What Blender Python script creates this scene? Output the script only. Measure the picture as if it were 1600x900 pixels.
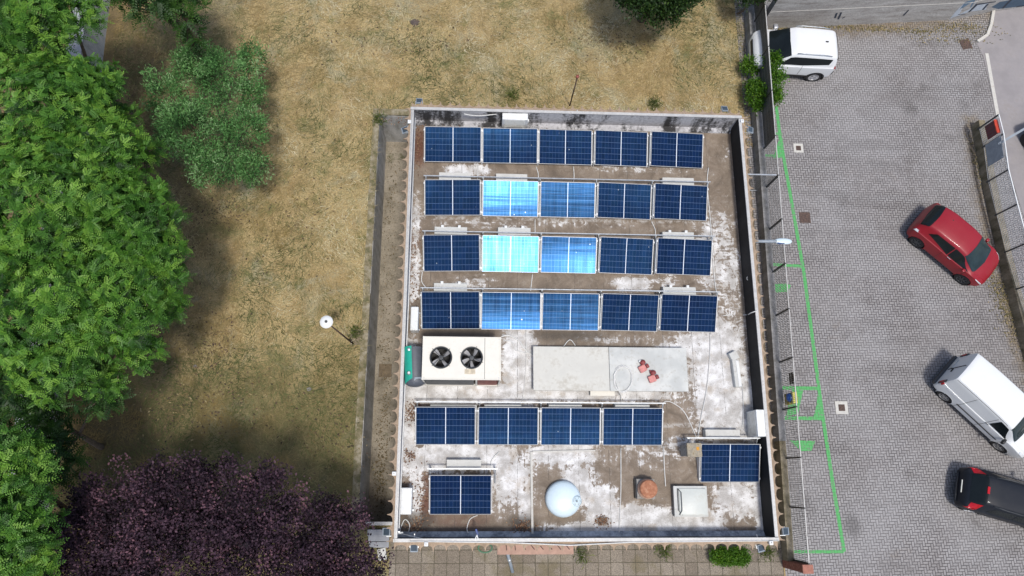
import bpy, bmesh, math, random
import numpy as np
from mathutils import Vector, Matrix

random.seed(7); rng = np.random.default_rng(11)
for o in list(bpy.data.objects): bpy.data.objects.remove(o)
scn = bpy.context.scene; COL = scn.collection
R_ = math.radians

# ------------------------------------------------------------------ camera
F = 1132.0; CAMH = 28.0
_v1 = np.array([4., -4283., F]); _v2 = np.array([22225., 318., F])
_X = _v2/np.linalg.norm(_v2); _Y = _v1/np.linalg.norm(_v1)
_Y = _Y - _X*np.dot(_X, _Y)*.5; _X = _X - _Y*np.dot(_X, _Y); _X /= np.linalg.norm(_X)
_Y = _Y - _X*np.dot(_X, _Y); _Y /= np.linalg.norm(_Y); _Z = np.cross(_X, _Y)
RC = np.array([_X, _Y, _Z])
def P(px, py, z=0.0):
    """point at height z seen at photo position (px,py)"""
    d = RC @ np.array([px-800., py-450., F]); t = (z-CAMH)/d[2]
    return Vector((d[0]*t, d[1]*t, z))
cam = bpy.data.cameras.new('camera'); co = bpy.data.objects.new('camera', cam); COL.objects.link(co)
cam.sensor_width = 36; cam.lens = F/1600*36; cam.clip_start = .1; cam.clip_end = 2000
M = Matrix.Identity(4)
for i in range(3):
    M[i][0] = RC[i, 0]; M[i][1] = -RC[i, 1]; M[i][2] = -RC[i, 2]
M[2][3] = CAMH
co.matrix_world = M; scn.camera = co

# ------------------------------------------------------------------ light
SUN = Vector((math.sin(R_(6)), -math.sin(R_(16.5)), 0)); SUN.z = math.sqrt(1-SUN.x**2-SUN.y**2)
w = bpy.data.worlds.new('World'); scn.world = w; w.use_nodes = True
nt = w.node_tree; bg = nt.nodes['Background']
sky = nt.nodes.new('ShaderNodeTexSky'); sky.sky_type = 'NISHITA'; sky.sun_disc = False
sky.sun_elevation = math.asin(SUN.z); sky.sun_rotation = math.atan2(SUN.x, SUN.y)
sky.air_density = 1.0; sky.dust_density = 3.0; sky.ozone_density = 1.0
nt.links.new(sky.outputs[0], bg.inputs[0]); bg.inputs[1].default_value = .15
sl = bpy.data.lights.new('sun', 'SUN'); sl.energy = 2.6; sl.angle = R_(6.0); sl.color = (1, .96, .9)
so = bpy.data.objects.new('sun', sl); COL.objects.link(so)
so.rotation_euler = SUN.to_track_quat('Z', 'Y').to_euler(); so.location = (0, 0, 60)
scn.view_settings.view_transform = 'Standard'; scn.view_settings.look = 'None'
scn.view_settings.exposure = 0.0; scn.view_settings.gamma = 1.0
scn.render.engine = 'CYCLES'
scn.cycles.max_bounces = 6; scn.cycles.diffuse_bounces = 3; scn.cycles.glossy_bounces = 3
scn.cycles.transmission_bounces = 4; scn.cycles.transparent_max_bounces = 6

# ------------------------------------------------------------------ helpers
def tag(o, label=None, cat=None, group=None, kind=None):
    if label: o['label'] = label
    if cat: o['category'] = cat
    if group: o['group'] = group
    if kind: o['kind'] = kind
    return o
def thing(name, label, cat, loc=(0, 0, 0), rz=0, group=None):
    o = bpy.data.objects.new(name, None); COL.objects.link(o)
    o.empty_display_size = .2
    o.location = loc; o.rotation_euler = (0, 0, rz)
    return tag(o, label, cat, group)

class MB:
    def __init__(s, off=(0, 0, 0)): s.v = []; s.f = []; s.off = Vector(off)
    def add(s, vs, fs):
        b = len(s.v); s.v += [tuple(x) for x in vs]; s.f += [[b+i for i in f] for f in fs]
    def box(s, c, size, rot=None, bev=0.0):
        hx, hy, hz = size[0]/2, size[1]/2, size[2]/2
        c = Vector(c)
        if bev > 0:
            bm = bmesh.new(); bmesh.ops.create_cube(bm, size=1)
            for v in bm.verts: v.co = Vector((v.co.x*size[0], v.co.y*size[1], v.co.z*size[2]))
            bmesh.ops.bevel(bm, geom=bm.edges[:], offset=bev, segments=2, affect='EDGES', profile=.5)
            bm.verts.index_update()
            vs = [v.co.copy() for v in bm.verts]; fs = [[v.index for v in f.verts] for f in bm.faces]; bm.free()
        else:
            vs = [Vector((x, y, z)) for x in (-hx, hx) for y in (-hy, hy) for z in (-hz, hz)]
            fs = [(0, 1, 3, 2), (4, 6, 7, 5), (0, 4, 5, 1), (2, 3, 7, 6), (0, 2, 6, 4), (1, 5, 7, 3)]
        if rot is not None: vs = [rot @ v for v in vs]
        s.add([v+c for v in vs], fs); return s
    def bar(s, a, b, wdt, hgt, up=(0, 0, 1), bev=0):
        a = Vector(a); b = Vector(b); d = b-a; L = d.length; x = d.normalized()
        y = Vector(up).cross(x)
        if y.length < 1e-4: y = Vector((0, 1, 0)).cross(x)
        y.normalize(); z = x.cross(y)
        rot = Matrix((x, y, z)).transposed()
        s.box((a+b)/2, (L, wdt, hgt), rot, bev); return s
    def tube(s, pts, r, n=8, cap=True):
        pts = [Vector(p) for p in pts]; m = len(pts)
        rs = r if isinstance(r, (list, tuple)) else [r]*m
        ring = []; vs = []; fs = []
        pu = None
        for i, p in enumerate(pts):
            t = (pts[min(i+1, m-1)]-pts[max(i-1, 0)]).normalized()
            u = pu if pu is not None else (Vector((0, 0, 1)) if abs(t.z) < .9 else Vector((1, 0, 0)))
            u = (u-t*u.dot(t)).normalized(); pu = u; q = t.cross(u)
            for k in range(n):
                a = 2*math.pi*k/n; vs.append(p+(u*math.cos(a)+q*math.sin(a))*rs[i])
        for i in range(m-1):
            for k in range(n):
                fs.append((i*n+k, i*n+(k+1) % n, (i+1)*n+(k+1) % n, (i+1)*n+k))
        if cap: fs.append(tuple(range(n-1, -1, -1))); fs.append(tuple((m-1)*n+k for k in range(n)))
        s.add(vs, fs); return s
    def lathe(s, prof, c=(0, 0, 0), n=32, rot=None):
        c = Vector(c); vs = []; fs = []; m = len(prof)
        for r, z in prof:
            for k in range(n):
                a = 2*math.pi*k/n; v = Vector((r*math.cos(a), r*math.sin(a), z))
                vs.append((rot @ v if rot is not None else v)+c)
        for i in range(m-1):
            for k in range(n): fs.append((i*n+k, i*n+(k+1) % n, (i+1)*n+(k+1) % n, (i+1)*n+k))
        fs.append(tuple(range(n-1, -1, -1))); fs.append(tuple((m-1)*n+k for k in range(n)))
        s.add(vs, fs); return s
    def prism(s, poly, z0, z1):
        n = len(poly)
        vs = [(p[0], p[1], z0) for p in poly]+[(p[0], p[1], z1) for p in poly]
        fs = [tuple(range(n-1, -1, -1)), tuple(range(n, 2*n))]+[(i, (i+1) % n, n+(i+1) % n, n+i) for i in range(n)]
        s.add(vs, fs); return s
    def poly(s, pts): s.add(pts, [tuple(range(len(pts)))]); return s
    def build(s, name, mat, parent=None, smooth=False, auto=None):
        me = bpy.data.meshes.new(name)
        me.from_pydata([(v[0]-s.off.x, v[1]-s.off.y, v[2]-s.off.z) for v in s.v], [], s.f)
        me.validate(); me.update()
        if mat: me.materials.append(mat)
        bm = bmesh.new(); bm.from_mesh(me); bmesh.ops.recalc_face_normals(bm, faces=bm.faces[:]); bm.to_mesh(me); bm.free()
        if smooth:
            me.polygons.foreach_set('use_smooth', [True]*len(me.polygons))
            if auto: me.set_sharp_from_angle(angle=R_(auto))
        o = bpy.data.objects.new(name, me); COL.objects.link(o)
        if parent: o.parent = parent
        return o

def npmesh(name, V, Fq, mat, parent=None, attrs=None, smooth=False):
    """fast mesh from arrays; Fq (n,k)"""
    me = bpy.data.meshes.new(name); n, k = Fq.shape
    me.vertices.add(len(V)); me.vertices.foreach_set('co', V.astype(np.float32).ravel())
    me.loops.add(n*k); me.loops.foreach_set('vertex_index', Fq.astype(np.int32).ravel())
    me.polygons.add(n); me.polygons.foreach_set('loop_start', np.arange(0, n*k, k, dtype=np.int32))
    me.update(calc_edges=True)
    for a, val in (attrs or {}).items():
        at = me.attributes.new(a, 'FLOAT', 'POINT'); at.data.foreach_set('value', val.astype(np.float32))
    if smooth: me.polygons.foreach_set('use_smooth', [True]*n)
    me.materials.append(mat)
    o = bpy.data.objects.new(name, me); COL.objects.link(o)
    if parent: o.parent = parent
    return o

# ------------------------------------------------------------------ node helpers
class NG:
    def __init__(s, name):
        s.m = bpy.data.materials.new(name); s.m.use_nodes = True; s.t = s.m.node_tree
        s.b = s.t.nodes['Principled BSDF']; s.out = s.t.nodes['Material Output']
        s._geo = None
    def n(s, typ): return s.t.nodes.new(typ)
    def L(s, a, b): s.t.links.new(a, b)
    def put(s, inp, val):
        if isinstance(val, bpy.types.NodeSocket): s.L(val, inp)
        elif isinstance(val, (tuple, list)) and len(val) == 3 and inp.type == 'RGBA': inp.default_value = (*val, 1)
        else: inp.default_value = val
    def math(s, op, a, b=None, c=None):
        n = s.n('ShaderNodeMath'); n.operation = op; s.put(n.inputs[0], a)
        if b is not None: s.put(n.inputs[1], b)
        if c is not None: s.put(n.inputs[2], c)
        return n.outputs[0]
    def pos(s):
        if s._geo is None: s._geo = s.n('ShaderNodeNewGeometry')
        return s._geo.outputs['Position']
    def obj(s): return s.n('ShaderNodeTexCoord').outputs['Object']
    def island(s):
        s.pos(); return s._geo.outputs['Random Per Island']
    def sep(s, v):
        n = s.n('ShaderNodeSeparateXYZ'); s.L(v, n.inputs[0]); return n.outputs
    def comb(s, x, y, z=0.0):
        n = s.n('ShaderNodeCombineXYZ'); s.put(n.inputs[0], x); s.put(n.inputs[1], y); s.put(n.inputs[2], z); return n.outputs[0]
    def map(s, v, scale=(1, 1, 1), rz=0, loc=(0, 0, 0)):
        n = s.n('ShaderNodeMapping'); s.L(v, n.inputs[0]); n.inputs['Scale'].default_value = scale
        n.inputs['Rotation'].default_value = (0, 0, rz); n.inputs['Location'].default_value = loc; return n.outputs[0]
    def noise(s, v, scale, det=4, rough=.55, dist=0, col=False):
        n = s.n('ShaderNodeTexNoise'); s.L(v, n.inputs['Vector']); n.inputs['Scale'].default_value = scale
        n.inputs['Detail'].default_value = det; n.inputs['Roughness'].default_value = rough; n.inputs['Distortion'].default_value = dist
        return n.outputs['Color' if col else 'Fac']
    def white(s, v):
        n = s.n('ShaderNodeTexWhiteNoise'); n.noise_dimensions = '3D'; s.L(v, n.inputs[0]); return n.outputs['Value']
    def vor(s, v, scale, feat='F1'):
        n = s.n('ShaderNodeTexVoronoi'); n.feature = feat; s.L(v, n.inputs['Vector']); n.inputs['Scale'].default_value = scale
        return n.outputs['Distance'], (n.outputs['Color'] if feat == 'F1' else None)
    def ss(s, x, a, b):
        n = s.n('ShaderNodeMapRange'); n.interpolation_type = 'SMOOTHSTEP'; s.put(n.inputs[0], x)
        s.put(n.inputs[1], a); s.put(n.inputs[2], b); return n.outputs[0]
    def mix(s, f, a, b, mode='MIX'):
        n = s.n('ShaderNodeMix'); n.data_type = 'RGBA'; n.blend_type = mode; s.put(n.inputs[0], f)
        s.put(n.inputs[6], a); s.put(n.inputs[7], b); return n.outputs[2]
    def ramp(s, f, stops):
        n = s.n('ShaderNodeValToRGB'); s.put(n.inputs[0], f); cr = n.color_ramp
        while len(cr.elements) < len(stops): cr.elements.new(.5)
        for e, (p, c) in zip(cr.elements, stops): e.position = p; e.color = (*c, 1)
        return n.outputs[0]
    def attr(s, name):
        n = s.n('ShaderNodeAttribute'); n.attribute_name = name; return n.outputs['Fac']
    def bump(s, h, strength=.4, dist=.02):
        n = s.n('ShaderNodeBump'); s.put(n.inputs['Height'], h); n.inputs['Strength'].default_value = strength
        n.inputs['Distance'].default_value = dist; s.L(n.outputs[0], s.b.inputs['Normal'])
    def base(s, c, rough=.8, metal=0, spec=None):
        s.put(s.b.inputs['Base Color'], c); s.put(s.b.inputs['Roughness'], rough); s.put(s.b.inputs['Metallic'], metal)
        if spec is not None: s.b.inputs['Specular IOR Level'].default_value = spec
        return s.m

def simple(name, c, rough=.6, metal=0, var=.18, scale=6, dirt=None, dirt_amt=.25, bump=0, spec=None):
    g = NG(name); v = g.pos()
    n1 = g.noise(v, scale, 5, .6); n2 = g.noise(v, scale*6, 3, .6)
    lo = tuple(x*(1-var) for x in c); hi = tuple(min(1, x*(1+var)) for x in c)
    col = g.mix(g.ss(n1, .3, .7), lo, hi)
    if dirt: col = g.mix(g.math('MULTIPLY', g.ss(g.math('ADD', n1, g.math('MULTIPLY', n2, .5)), .72, 1.0), dirt_amt*2), col, dirt)
    if bump: g.bump(n2, bump, .01)
    r = g.math('ADD', g.math('MULTIPLY', n2, .2), rough-.1)
    return g.base(col, r, metal, spec)

MT = {}
MT['white_paint'] = simple('white_painted_metal', (.72, .74, .74), .45, 0, .06, 3, (.4, .38, .33), .2)
MT['cream'] = simple('cream_painted_metal', (.7, .68, .61), .45, 0, .05, 2.5, (.5, .45, .36), .15)
MT['galv'] = simple('galvanised_steel', (.55, .58, .6), .4, .7, .15, 8)
MT['alu'] = simple('aluminium', (.72, .73, .75), .3, .8, .08, 10)
MT['coping'] = simple('coping_flashing', (.5, .5, .49), .5, .1, .15, 4, (.3, .28, .25), .3)
MT['panelframe'] = simple('anodised_frame', (.3, .31, .33), .45, .5, .1, 10)
MT['darkmetal'] = simple('dark_grey_metal', (.06, .065, .07), .5, .3, .2, 8)
MT['black'] = simple('black_plastic', (.012, .012, .013), .5, 0, .2, 8)
MT['rubber'] = simple('tyre_rubber', (.02, .02, .021), .8, 0, .25, 9)
MT['concrete'] = simple('concrete', (.3, .29, .27), .9, 0, .25, 2.5, (.1, .09, .075), .4, .4)
MT['palecon'] = simple('pale_concrete', (.56, .56, .53), .85, 0, .1, 2.5, (.38, .36, .32), .3, .2)
MT['ballast'] = simple('grey_ballast', (.55, .56, .54), .85, 0, .1, 3, (.36, .35, .32), .3, .2)
MT['terracotta'] = simple('terracotta', (.36, .15, .08), .85, 0, .2, 8, (.45, .3, .2), .4, .3)
MT['tile'] = simple('weathered_roof_tile', (.36, .27, .19), .9, 0, .3, 4, (.16, .12, .09), .4, .4)
MT['plaster'] = simple('plaster_wall', (.5, .46, .4), .9, 0, .1, 2, (.3, .27, .23), .3, .2)
MT['cable'] = simple('grey_white_cable', (.62, .62, .6), .6, 0, .1, 8)
MT['bark'] = simple('bark', (.12, .09, .065), .95, 0, .35, 14, None, 0, .8)
MT['lampglass'] = simple('floodlight_glass', (.05, .07, .09), .2, 0, .15, 3)
MT['green_plastic'] = simple('green_plastic', (.02, .38, .27), .45, 0, .08, 5)
MT['greyblue'] = simple('blue_grey_plastic', (.085, .095, .115), .5, 0, .1, 5)
MT['greypipe'] = simple('blue_grey_pipe', (.25, .29, .33), .5, 0, .12, 5)
MT['red_brown'] = simple('rusty_brown_metal', (.22, .06, .045), .6, .1, .3, 8)
MT['brick'] = simple('red_brick', (.24, .085, .055), .9, 0, .25, 12, (.3, .18, .14), .3, .4)
MT['iron'] = simple('rusty_iron', (.1, .07, .06), .8, .2, .3, 16, (.16, .09, .06), .4, .4)
MT['bluedome'] = simple('pale_blue_plastic', (.6, .72, .79), .4, 0, .06, 2.5, (.42, .48, .5), .12)
MT['hatch'] = simple('translucent_white_skylight', (.55, .58, .55), .45, 0, .08, 2, (.45, .43, .36), .25)
MT['pinkred'] = simple('faded_red_plastic', (.55, .22, .2), .6, 0, .15, 12)
MT['darkred'] = simple('dark_red_plastic', (.22, .04, .04), .6, 0, .2, 12)

# ================================================================== GROUND
ZD, ZP = 3.1, 4.05               # roof deck, parapet top
BX0, BX1, BY0, BY1 = -2.405, 9.785, -1.88, 13.09
TZ = -2.5
TX0 = P(589, 260, 0).x; TY1 = P(640, 181, 0).y; TY0 = P(600, 816, 0).y

def grass_mat():
    g = NG('dry_grass_ground'); v = g.pos()
    big = g.noise(v, .32, 4, .6, .5); mid = g.noise(v, 1.3, 5, .6); fine = g.noise(g.map(v, (1, 1, 1)), 16, 4, .7)
    vf = g.noise(v, 60, 2, .6)
    c = g.ramp(g.math('ADD', g.math('MULTIPLY', mid, .65), g.math('MULTIPLY', big, .35)),
               [(.33, (.16, .14, .065)), (.45, (.31, .24, .115)), (.55, (.43, .335, .17)), (.68, (.36, .3, .15))])
    grn = g.ss(g.noise(g.map(v, (1, 1, 1), 0, (7, 3, 0)), .9, 5, .65), .52, .68)
    c = g.mix(g.math('MULTIPLY', grn, .75), c, (.14, .155, .06))
    gp = g.ss(g.noise(g.map(v, (1, 1, 1), 0, (1, 4, 0)), .55, 6, .68, .8), .5, .66); c = g.mix(g.math('MULTIPLY', gp, .7), c, (.34, .325, .22))
    og = g.ss(g.noise(g.map(v, (1, 1, 1), 0, (8, 8, 0)), .8, 5, .65, .5), .56, .7); c = g.mix(g.math('MULTIPLY', og, .35), c, (.34, .22, .1))
    soil = g.ss(g.noise(g.map(v, (1, 1, 1), 0, (2, 9, 0)), .7, 6, .65), .6, .72)
    c = g.mix(g.math('MULTIPLY', soil, .6), c, (.2, .135, .085))
    c = g.mix(.75, c, g.ramp(fine, [(.3, (.25, .25, .25)), (.5, (.5, .5, .5)), (.7, (.85, .8, .7))]), 'OVERLAY')
    c = g.mix(.5, c, g.ramp(vf, [(.3, (.2, .2, .2)), (.7, (.8, .8, .8))]), 'OVERLAY')
    # darker olive grass, then bare earth with tree shade painted into its colour
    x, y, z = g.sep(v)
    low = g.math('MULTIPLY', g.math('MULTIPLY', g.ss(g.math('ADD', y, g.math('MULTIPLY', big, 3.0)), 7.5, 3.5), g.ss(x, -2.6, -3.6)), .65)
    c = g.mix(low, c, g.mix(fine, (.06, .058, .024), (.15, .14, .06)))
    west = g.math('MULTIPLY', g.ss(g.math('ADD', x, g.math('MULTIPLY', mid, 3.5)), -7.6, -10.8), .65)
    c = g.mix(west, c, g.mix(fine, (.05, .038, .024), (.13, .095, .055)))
    g.bump(g.math('ADD', fine, vf), .7, .05)
    return g.base(c, .95, 0, .2)
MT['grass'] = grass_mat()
ZG = 0.0
mb = MB(); XS = [-110, TX0-.02, BX1-.1, 110]; YS = [-110, TY0, TY1+.02, 110]
for i in range(3):
    for j in range(3):
        if i == 1 and j == 1: continue
        mb.poly([(XS[i], YS[j], ZG), (XS[i+1], YS[j], ZG), (XS[i+1], YS[j+1], ZG), (XS[i], YS[j+1], ZG)])
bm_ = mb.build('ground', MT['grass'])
bm = bmesh.new(); bm.from_mesh(bm_.data); bmesh.ops.remove_doubles(bm, verts=bm.verts[:], dist=1e-4); bm.to_mesh(bm_.data); bm.free()
tag(bm_, kind='structure')

# trench beside the building
def trench_mat():
    g = NG('trench_floor'); v = g.pos()
    a = g.noise(v, 1.2, 6, .65); b = g.noise(v, 14, 4, .7)
    c = g.ramp(a, [(.32, (.15, .13, .095)), (.5, (.27, .235, .18)), (.7, (.33, .29, .23))])
    moss = g.ss(g.noise(g.map(v, (1, 1, 1), 0, (4, 1, 0)), 1.1, 6, .7), .58, .68)
    c = g.mix(g.math('MULTIPLY', moss, .75), c, (.07, .075, .025))
    c = g.mix(.5, c, g.ramp(b, [(.3, (.25, .25, .25)), (.7, (.75, .75, .75))]), 'OVERLAY')
    g.bump(b, .5, .02); return g.base(c, .95)
MT['trench'] = trench_mat()
tag(MB().poly([(TX0-.3, TY0-.3, TZ), (BX0+.3, TY0-.3, TZ), (BX0+.3, TY1+.3, TZ), (TX0-.3, TY1+.3, TZ)]).build('trench_floor', MT['trench']), kind='structure')
def wall_mat(name, c0, c1, streak):
    g = NG(name); v = g.pos(); x, y, z = g.sep(v)
    n = g.noise(g.comb(x, y, g.math('MULTIPLY', z, .35)), 3, 6, .65); f = g.noise(v, 20, 3, .6)
    c = g.ramp(n, [(.35, streak), (.5, c0), (.68, c1)])
    c = g.mix(.4, c, g.ramp(f, [(.3, (.3, .3, .3)), (.7, (.7, .7, .7))]), 'OVERLAY'); g.bump(f, .3, .01)
    return g.base(c, .9)
MT['retain'] = wall_mat('retaining_wall_concrete', (.44, .44, .43), (.56, .55, .53), (.3, .29, .26))
MT['retcop'] = wall_mat('mossy_wall_top', (.2, .17, .1), (.34, .31, .24), (.1, .1, .045))
rw = thing('retaining_wall', 'grey concrete retaining wall of the sunken passage beside the grass', 'wall', (TX0-.15, (TY0+TY1)/2, TZ))
mb = MB(rw.location); mb.box((TX0-.13, (TY0+TY1)/2, TZ/2-.03), (.26, TY1-TY0+.5, -TZ-.06)); mb.build('west_face', MT['retain'], rw).name = 'wall_face'
mb = MB(rw.location); mb.box(((TX0+BX0)/2+.02, TY1+.13, TZ/2-.03), (BX0-TX0+.03, .26, -TZ-.06)); mb.build('end_face', MT['retain'], rw)
mb = MB(rw.location); yy = np.linspace(TY0-.2, TY1+.28, 24)
for a, b in zip(yy[:-1], yy[1:]):
    d = random.uniform(-.015, .015)
    mb.box((TX0-.14+d, (a+b)/2, .01+random.uniform(0, .012)), (.27, b-a-.003, .075))
mb.box(((TX0+BX0)/2+.02, TY1+.14, .012), (BX0-TX0-.0, .27, .08)); mb.build('coping', MT['retcop'], rw)

# south paving of big gravel slabs
def slab_mat():
    g = NG('gravel_slabs'); v = g.pos(); x, y, z = g.sep(v)
    s = .46; fx = g.math('DIVIDE', g.math('ADD', x, 50.1), s); fy = g.math('DIVIDE', g.math('ADD', y, 50.32), s)
    ux = g.math('FRACT', fx); uy = g.math('FRACT', fy)
    d = g.math('MINIMUM', g.math('MINIMUM', ux, g.math('SUBTRACT', 1.0, ux)), g.math('MINIMUM', uy, g.math('SUBTRACT', 1.0, uy)))
    wob = g.math('MULTIPLY', g.math('SUBTRACT', g.noise(v, 9, 3), .5), .06)
    joint = g.ss(g.math('ADD', d, wob), .0, .045)
    rnd = g.white(g.comb(g.math('FLOOR', fx), g.math('FLOOR', fy), 0.0))
    c = g.mix(rnd, (.17, .145, .115), (.25, .22, .18))
    pe = g.noise(v, 38, 4, .8); c = g.mix(.9, c, g.ramp(pe, [(.32, (.12, .12, .12)), (.5, (.5, .5, .5)), (.68, (.9, .88, .86))]), 'OVERLAY')
    ms = g.ss(g.noise(v, .8, 5, .6), .5, .64); c = g.mix(g.math('MULTIPLY', ms, .5), c, (.13, .11, .05))
    c = g.mix(joint, (.085, .075, .05), c)
    g.bump(g.math('ADD', joint, g.math('MULTIPLY', pe, .5)), .6, .02); return g.base(c, .95)
MT['slab'] = slab_mat()
a = P(608, 838, 0); b = P(1226, 838, 0)
tag(MB().poly([(-2.95, -9, .01), (11.55, -9, .01), (11.55, -1.5, .01), (-2.95, -1.5, .01)]).build('slab_path', MT['slab']), kind='structure')

# ------------------------------------------------------------------ paved car park (herringbone)
def paver_mat():
    g = NG('herringbone_pavers'); v = g.pos(); vm = g.map(v, (9.6, 9.6, 9.6), R_(-2)); x, y, z = g.sep(vm)
    i = g.math('FLOOR', x); j = g.math('FLOOR', y); fx = g.math('FRACT', x); fy = g.math('FRACT', y)
    m = g.math('FLOORED_MODULO', g.math('SUBTRACT', i, j), 4.0)
    eq = lambda k: g.math('COMPARE', m, float(k), .1)
    m1, m2 = eq(1), eq(2); hor = g.math('LESS_THAN', m, 1.5); ver = g.math('SUBTRACT', 1.0, hor)
    lx = g.math('ADD', fx, m1); ly = g.math('ADD', fy, m2)
    wx = g.math('ADD', hor, 1.0); wy = g.math('ADD', ver, 1.0)
    dx = g.math('MINIMUM', lx, g.math('SUBTRACT', wx, lx)); dy = g.math('MINIMUM', ly, g.math('SUBTRACT', wy, ly))
    d = g.math('MINIMUM', dx, dy)
    d = g.math('ADD', d, g.math('MULTIPLY', g.math('SUBTRACT', g.noise(v, 22, 2), .5), .05))
    rnd = g.white(g.comb(g.math('SUBTRACT', i, m1), g.math('SUBTRACT', j, m2), 1.0))
    big = g.noise(v, .22, 5, .6); mid = g.noise(v, 1.1, 5, .65); fine = g.noise(v, 45, 3, .7)
    c = g.mix(rnd, (.225, .213, .21), (.285, .272, .27))
    c = g.mix(g.ss(big, .4, .62), c, g.mix(rnd, (.265, .257, .258), (.315, .307, .308)))
    c = g.mix(g.math('MULTIPLY', g.ss(mid, .52, .75), .45), c, (.125, .112, .106))
    c = g.mix(g.math('MULTIPLY', g.ss(g.noise(g.map(v, (1, 1, 1), 0, (5, 5, 0)), .6, 6, .7), .62, .75), .45), c, (.2, .16, .12))
    # dirt collected along the foot of the walls
    ww = g.attr('edge')
    c = g.mix(g.math('MULTIPLY', ww, g.ss(g.math('ADD', g.noise(v, 3, 5, .7), g.math('MULTIPLY', ww, .3)), .5, .85)), c, (.21, .165, .11))
    c = g.mix(.35, c, g.ramp(fine, [(.3, (.3, .3, .3)), (.7, (.7, .7, .7))]), 'OVERLAY')
    jw = g.math('ADD', g.math('MULTIPLY', g.ss(g.noise(v, .5, 4), .4, .65), .06), .105)
    joint = g.ss(d, .03, jw)
    trk = g.noise(g.map(v, (.25, 1.5, 1), R_(38)), .9, 4, .6); c = g.mix(g.math('MULTIPLY', g.ss(trk, .5, .68), .3), c, (.13, .122, .118))
    lt = g.noise(g.map(v, (.22, 1.0, 1), R_(-25), (3, 3, 0)), .7, 5, .65); c = g.mix(g.math('MULTIPLY', g.ss(lt, .5, .66), .5), c, (.3, .295, .295))
    so, _ = g.vor(v, .45); oil = g.math('MULTIPLY', g.ss(g.math('ADD', so, g.math('MULTIPLY', g.math('SUBTRACT', g.noise(v, 4, 4), .5), .3)), .3, .05), g.ss(g.noise(v, .3, 2), .48, .56)); c = g.mix(g.math('MULTIPLY', oil, .55), c, (.075, .07, .068))
    fill = g.mix(g.ss(big, .38, .62), (.03, .026, .024), (.06, .056, .054))
    c = g.mix(joint, fill, c)
    g.bump(g.math('ADD', joint, g.math('MULTIPLY', fine, .2)), .6, .015); return g.base(c, .85)
MT['paver'] = paver_mat()
FX = lambda y: 11.76+(y+2.9)/(13.78+2.9)*(12.11-11.76)      # line of the car-park fence
lot_e = [P(1516, 190, 0), P(1532, 300, 0), P(1560, 420, 0), P(1592, 540, 0), P(1700, 860, 0)]   # foot of right wall
top_w = [P(1150, 47, 0), P(1340, 40, 0), P(1480, 31, 0), P(1545, 18, 0), P(1650, 5, 0)]
# grid with edge-dirt attribute
gx = np.arange(11.6, 40, .4); gy = np.arange(-20, 22.5, .4); GX, GY = np.meshgrid(gx, gy)
def segd(px, py, pts):
    dd = np.full(px.shape, 99.)
    for a, b in zip(pts[:-1], pts[1:]):
        ax, ay, bx, by = a.x, a.y, b.x, b.y
        t = np.clip(((px-ax)*(bx-ax)+(py-ay)*(by-ay))/((bx-ax)**2+(by-ay)**2), 0, 1)
        dd = np.minimum(dd, np.hypot(px-ax-t*(bx-ax), py-ay-t*(by-ay)))
    return dd
ed = np.maximum(np.exp(-(segd(GX, GY, lot_e)/.5)**2), np.exp(-(segd(GX, GY, top_w)/.7)**2))
V = np.stack([GX.ravel(), GY.ravel(), np.full(GX.size, .008)], 1)
nx, ny = len(gx), len(gy); idx = np.arange(nx*ny).reshape(ny, nx)
Fq = np.stack([idx[:-1, :-1], idx[:-1, 1:], idx[1:, 1:], idx[1:, :-1]], -1).reshape(-1, 4)
tag(npmesh('car_park_paving', V, Fq, MT['paver'], None, {'edge': ed.ravel()}), kind='structure')

MT['road'] = simple('smooth_concrete_road', (.27, .255, .26), .85, 0, .1, 1.2, (.25, .23, .22), .3, .2)
pts = [P(1549, 16, 0), P(1546, 40, 0), P(1540, 58, 0), P(1526, 68, 0), P(1536, 88, 0), P(1546, 130, 0), P(1556, 190, 0), P(1575, 260, 0), P(1640, 470, 0), P(1700, 500, 0), P(1800, 200, 0), P(1800, -60, 0), P(1549, -40, 0)]
tag(MB().prism([(p.x, p.y) for p in pts], .0, .016).build('street', MT['road']), kind='structure')
MT['kerb'] = simple('whitewashed_kerb', (.55, .54, .5), .85, 0, .12, 5, (.33, .3, .26), .3, .3)
mb = MB()
kp = [P(1551, 17, 0), P(1547, 40, 0), P(1541, 56, 0), P(1526, 66, 0)]
for a, b in zip(kp[:-1], kp[1:]): mb.bar(a+Vector((0, 0, .05)), b+Vector((0, 0, .05)), .13, .1)
kp = [P(1541, 84, 0), P(1549, 130, 0), P(1559, 185, 0)]
for a, b in zip(kp[:-1], kp[1:]): mb.bar(a+Vector((0, 0, .02)), b+Vector((0, 0, .02)), .16, .04)
tag(mb.build('kerb', MT['kerb']), kind='structure')

# strip of earth between building and car-park wall, footing
MT['earth'] = simple('bare_earth', (.2, .155, .105), .95, 0, .35, 2.5, (.08, .075, .04), .5, .6)
tag(MB().poly([(BX1-.2, BY0+.2, .006), (11.75, BY0+.2, .006), (12.1, 14.4, .006), (BX1-.2, 14.4, .006)]).build('earth_strip', MT['earth']), kind='structure')

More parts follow.
